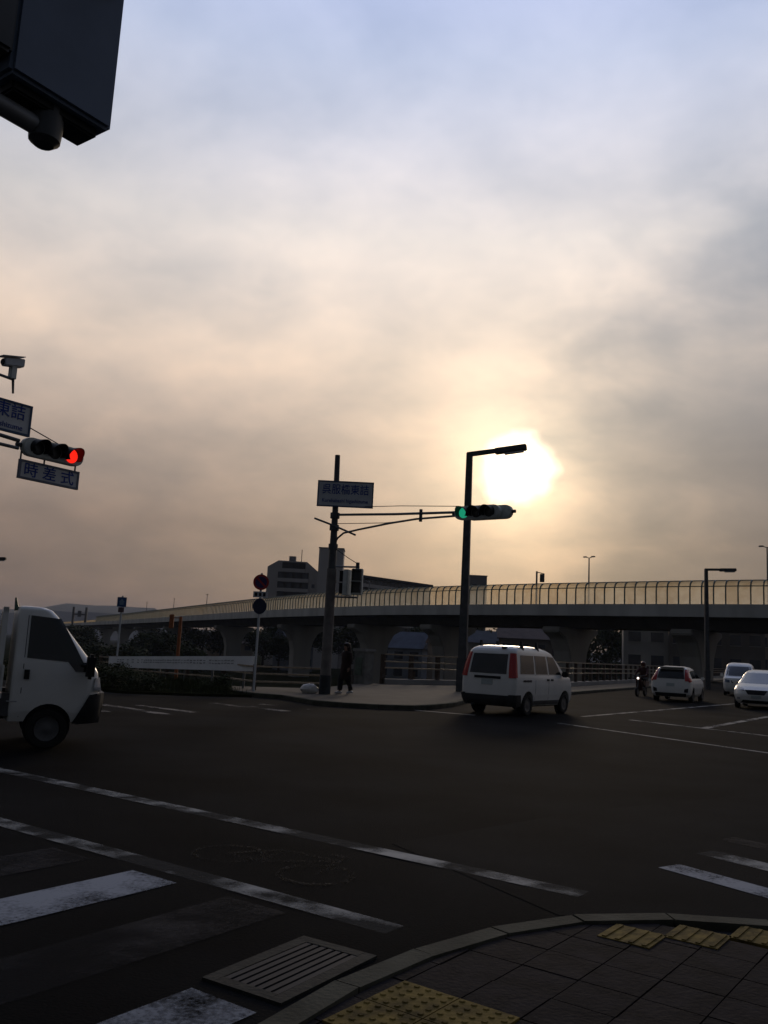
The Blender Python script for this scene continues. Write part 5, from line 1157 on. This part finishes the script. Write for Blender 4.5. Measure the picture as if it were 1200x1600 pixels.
# ---------------------------------------------------------------- planting
def crown_mesh(seed, n, leaf, lobes, name='crown'):
    rnd = random.Random(seed); vs = []; fs = []
    L_ = [(Vector((rnd.uniform(-.6, .6), rnd.uniform(-.6, .6), rnd.uniform(-.55, .6))), rnd.uniform(.32, .58)) for _ in range(lobes)]
    for k in range(n):
        c, r = L_[k % lobes]; v = Vector((rnd.gauss(0, 1), rnd.gauss(0, 1), rnd.gauss(0, 1))).normalized(); p = c + v * r * (rnd.random() ** 0.38)
        x = Vector((rnd.gauss(0, 1), rnd.gauss(0, 1), rnd.gauss(0, 1))).normalized(); y = x.cross(v).normalized(); s_ = leaf * rnd.uniform(.6, 1.4); o_ = len(vs)
        vs += [p - x * s_ - y * s_ * .5, p + x * s_ * .2 - y * s_ * .7, p + x * s_, p - x * s_ * .1 + y * s_ * .7]; fs.append((o_, o_ + 1, o_ + 2, o_ + 3))
    me = bpy.data.meshes.new(name); me.from_pydata([tuple(v) for v in vs], [], fs); me.materials.append(leaf_m); return me
CR = [crown_mesh(i, 2600, 0.055, 11) for i in range(4)]
def trunk_mesh(seed):
    rnd = random.Random(seed); b = MB(); b.tube([(0, 0, -0.08), (0.01, 0, 0.2), (0.02, 0.01, 0.5)], [0.035, 0.027, 0.018], 8)
    for k in range(6): a = k * 1.1 + rnd.random(); b.tube([(0.01, 0, 0.22 + 0.05 * k), (0.12 * math.cos(a), 0.12 * math.sin(a), 0.40 + 0.06 * k), (0.26 * math.cos(a), 0.26 * math.sin(a), 0.55 + 0.06 * k)], [0.013, 0.009, 0.004], 6)
    return b.mesh('trunk', bark_m, True)
TK = [trunk_mesh(i) for i in range(3)]
random.seed(23)
def tree(x, y, h, w, label, k, group='trees beyond the elevated road', z=LOW):
    e = empty('tree', (x, y, z), random.uniform(0, 6), label, 'tree', group)
    t_ = link_mesh('trunk', TK[k % 3], e); t_.scale = (h, h, h)
    c = link_mesh('crown', CR[k % 4], e, (0, 0, h * 0.58)); c.scale = (w / 2, w / 2, h * 0.43)
    return e
T1 = 'dark tree filling the gap under the elevated road behind the long white board'
T2 = 'dark tree among the houses seen under the elevated road'
T3 = 'dark tree beside the bridge seen under the elevated road on the oncoming cars\' side'
k = 0
for (x, y, h, w) in ((-34, 92, 4.6, 6), (-30, 108, 5.2, 7), (-40, 118, 5.6, 8), (-27, 124, 5.6, 7), (-49, 136, 6.2, 9), (-36, 146, 6.8, 9), (-60, 168, 7.0, 10), (-47, 178, 7.6, 10), (-72, 214, 8.6, 12), (-58, 226, 8.8, 12), (-88, 262, 8.4, 13)):
    tree(x, y, h, w, T1, k, 'trees on the river bank'); k += 1
for (x, y, h, w) in ((-30, 232, 12, 14), (-12, 205, 11.5, 13), (-3, 196, 12, 12), (-22, 198, 9.5, 10), (19, 196, 13, 12), (28, 196, 12.5, 13), (39, 192, 12.8, 14), (44, 184, 12.5, 12), (10, 200, 12.5, 13), (50, 190, 15.5, 13), (35, 200, 16, 14), (58, 196, 16, 14), (44, 177, 6, 12), (52, 179, 6.5, 12), (62, 206, 7, 13), (70, 220, 7, 14), (40, 207, 6, 13), (34, 184, 6, 11), (-42, 236, 11.5, 14), (-52, 262, 11.5, 14)):
    tree(x, y, h, w, T2, k); k += 1
for (x, y, h, w) in ((72, 186, 13, 14), (84, 204, 13, 14), (60, 184, 13, 13), (92, 214, 12, 12), (128, 262, 11, 14)):
    tree(x, y, h, w, T3, k, 'trees by the far bridge end'); k += 1
BM = [crown_mesh(20 + i, 2400, 0.045, 12, 'foliage') for i in range(3)]
def shrub(x, y, w, h, k, label):
    e = empty('shrub', (x, y, 0.02), random.uniform(0, 6), label, 'shrub', 'shrubs along the verge')
    c = link_mesh('foliage', BM[k % 3], e, (0, 0, h * 0.42)); c.scale = (w / 2, w / 2, h * 0.55)
    st = link_mesh('stem', TK[k % 3], e); st.scale = (h, h, h)
for k, (x, y, w, h) in enumerate(((-4.9, 27.3, 1.3, 0.62), (-6.9, 26.2, 1.4, 0.5), (-7.9, 26.6, 1.5, 0.7), (-8.8, 27.4, 1.6, 0.72), (-9.8, 28.3, 1.5, 0.75), (-8.0, 29.0, 1.6, 0.5), (-10.8, 30.0, 1.8, 0.8), (-12.4, 31.0, 1.8, 0.8), (-9.6, 31.5, 1.7, 0.7), (-11.5, 34.0, 1.8, 0.7))):
    shrub(x, y, w, h, k, 'low dark shrub on the verge in front of the long white board')
# weeds along the fence and bank edge: nobody could count the blades
rnd = random.Random(8); wv_, wf_ = [], []
for k in range(5200):
    t_ = rnd.random(); a_, b_ = ((-4.2, 28.0), (-13.5, 39.5)) if k % 3 else ((-4.2, 26.8), (-11, 29.5)); x = a_[0] + (b_[0] - a_[0]) * t_ + rnd.gauss(0, 0.7); y = a_[1] + (b_[1] - a_[1]) * t_ + rnd.gauss(0, 0.7)
    if not inside(x, y, [(-4.9, 30.2), (-4.6, 27.6), (-3.7, 26.5), (-5.2, 25.6), (-7.2, 25.2), (-9, 26.6), (-14, 30.8), (-20, 40), (-12.6, 40)]): continue
    h_ = rnd.uniform(0.1, 0.34); an = rnd.uniform(0, 6.28); dx, dy = math.cos(an), math.sin(an); ln = rnd.uniform(-0.1, 0.1); o_ = len(wv_)
    wv_ += [(x - dx * 0.012, y - dy * 0.012, 0.05), (x + dx * 0.012, y + dy * 0.012, 0.05), (x + dy * ln, y - dx * ln, 0.06 + h_)]; wf_.append((o_, o_ + 1, o_ + 2))
wm = bpy.data.meshes.new('weeds'); wm.from_pydata(wv_, [], wf_); wm.materials.append(leaf_m); wo_ = link_mesh('weeds', wm); tag(wo_, 'dark weeds growing along the verge and fence', 'weeds', kind='stuff')

# ---------------------------------------------------------------- haze
hz_b = MB().box((0, 0, 57), (7800, 7800, 146)); hz_o = hz_b.build('haze', None)
hm = bpy.data.materials.new('haze_air'); hm.use_nodes = True; t = hm.node_tree; t.nodes.clear(); ho_ = t.nodes.new('ShaderNodeOutputMaterial'); pv = t.nodes.new('ShaderNodeVolumePrincipled')
pv.inputs['Color'].default_value = (0.80, 0.86, 1.0, 1); pv.inputs['Density'].default_value = 0.00013; pv.inputs['Anisotropy'].default_value = 0.0
t.links.new(pv.outputs[0], ho_.inputs['Volume']); hz_o.data.materials.append(hm); tag(hz_o, 'thin bluish evening haze over the far plain', 'haze', kind='stuff')
